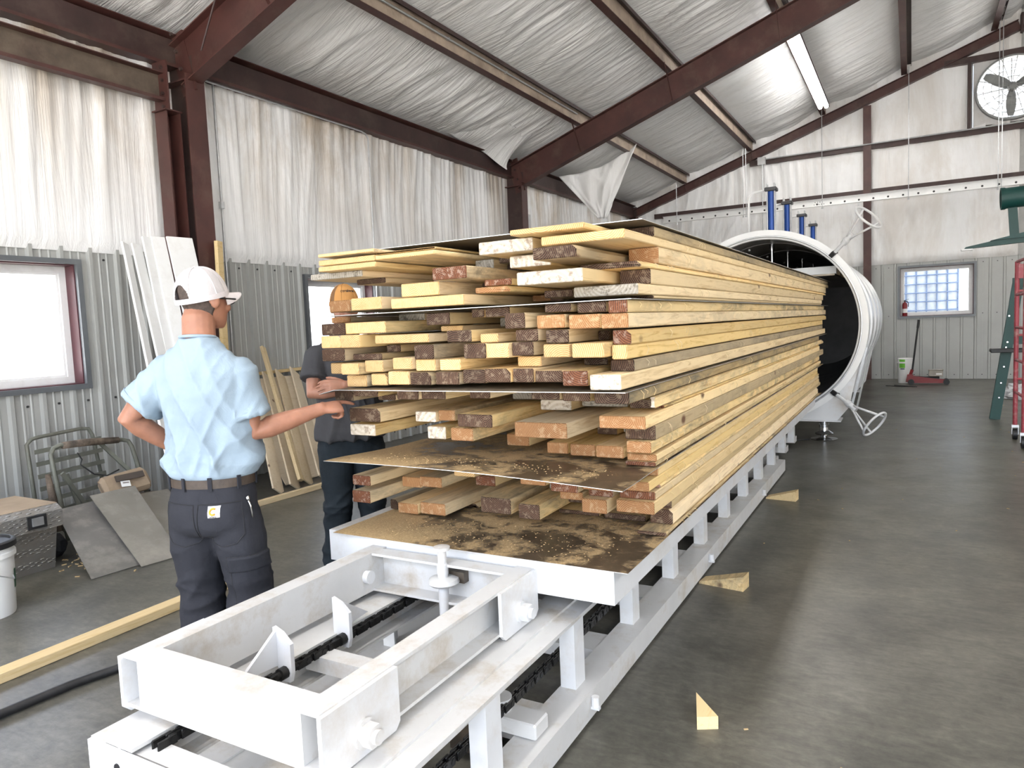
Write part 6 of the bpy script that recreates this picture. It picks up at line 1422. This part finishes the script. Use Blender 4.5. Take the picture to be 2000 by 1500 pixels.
def wrap(axis_pt, a0, a1, z0, z1, off, nm, round_=0):
    m = MB(); NA, NZ = 22, 12; vs = []
    for i in range(NA+1):
        a = a0+(a1-a0)*i/NA; q = r_*math.cos(a)+f_*math.sin(a)
        for k in range(NZ+1):
            z = z0+(z1-z0)*k/NZ; edge = i in (0, NA) or k in (0, NZ)
            s = axis_pt + up_*z + q*.35; h = bv.ray_cast(s-o0, -q)
            p = (h[0]+o0) if h[0] is not None else axis_pt+up_*z+q*.1
            vs.append(p + q*(.001 if edge else off))
    m.add(vs, [(i*(NZ+1)+k, (i+1)*(NZ+1)+k, (i+1)*(NZ+1)+k+1, i*(NZ+1)+k+1) for i in range(NA) for k in range(NZ)])
    ed = [vs[i*(NZ+1)] for i in range(NA+1)] + [vs[NA*(NZ+1)+k] for k in range(NZ+1)] + [vs[i*(NZ+1)+NZ] for i in range(NA, -1, -1)] + [vs[k] for k in range(NZ, -1, -1)]
    m.edge = ed; ob = m.build(nm, pants_cloth, tro1, smooth=True); stitch(m, stitch_m, tro1); return ob
leg_ax = at1(.115, .01, 0)
wrap(leg_ax, math.radians(-100), math.radians(15), .42, .60, .006, 'cargo_pocket')
wrap(leg_ax, math.radians(-105), math.radians(20), .585, .655, .013, 'pocket_flap')
h = bv.ray_cast(at1(.175,-.5,.86)-o0, f_)
if h[0] is not None:
    q = h[0]+o0-f_*.008; m = MB(); m.tube([q+up_*.03, q+r_*.012, q-up_*.05+r_*.016], .004, 6); blob(m, q+up_*.03, Matrix.Identity(3), (.012,.008,.012)); m.build('key_clip', chrome, tro1, smooth=True)
# ---------------------------------------------------------------- man in the dark grey shirt, arms folded
B2 = Vector((-3.14,3.44,0)); A2 = math.radians(-38)
f2 = Vector((math.cos(A2), math.sin(A2), 0)); r2 = f2.cross(Vector((0,0,1)))
def L2(x, y, z): return B2+r2*x+f2*y+Vector((0,0,z))
J2 = dict(Rsh=L2(.180,-.01,1.425), Rel=L2(.235,.10,1.19), Rwr=L2(-.02,.215,1.215), Lsh=L2(-.180,-.01,1.425), Lel=L2(-.235,.10,1.19), Lwr=L2(.06,.235,1.235),
          Rkn=L2(.11,.03,.47), Ran=L2(.135,-.01,.085), Lkn=L2(-.10,.03,.47), Lan=L2(-.13,-.01,.085))
P2, tro2, shirt2, chin2, ax2, H2, at2 = person('person', B2, A2, math.radians(-32), 'man in dark grey t-shirt and tan cap standing arms folded behind the boards', J2,
    dict(skin=skin2, hair=hair2, shirt=grey_cloth, pants=jeans, boot=boot_m, chin=1.592, headh=.24, hem=.885, belly=.015, waist=.975, seed=7.7, bulk=1.05, sleeve=.66,
         handR=dict(d=(r2*-1+f2*.15+Vector((0,0,-.1))), n=f2, curls=[(15,20,10)]*4),
         handL=dict(d=(r2*1.0+f2*.05+Vector((0,0,.05))), n=(f2+Vector((0,0,.5))), curls=[(20,30,15)]*4)))
f_, r_, up_, hf_, hr_ = ax2
c2, P2f = cap(P2, chin2+up_*.135+hf_*-.004, hf_, hr_, up_, (.090,.112,.125), (cap_brown, cap_tan, cap_tan), False, math.radians(3))
m = MB()
word = 'carhartt'
for i, chh in enumerate(word):
    az = (i-3.5)*.145; el = .62; q = P2f(az, el, 1.035); q2 = P2f(az+.05, el, 1.035); q3 = P2f(az, el+.08, 1.035)
    mt, _ = text_mesh(chh, .030, q, -(q2-q) if (q2-q).dot(hr_) > 0 else (q2-q), q3-q, dark_print, P2, 'x', .001)
    m.add(mt.v, mt.f)
m.build('cap_lettering', dark_print, c2)
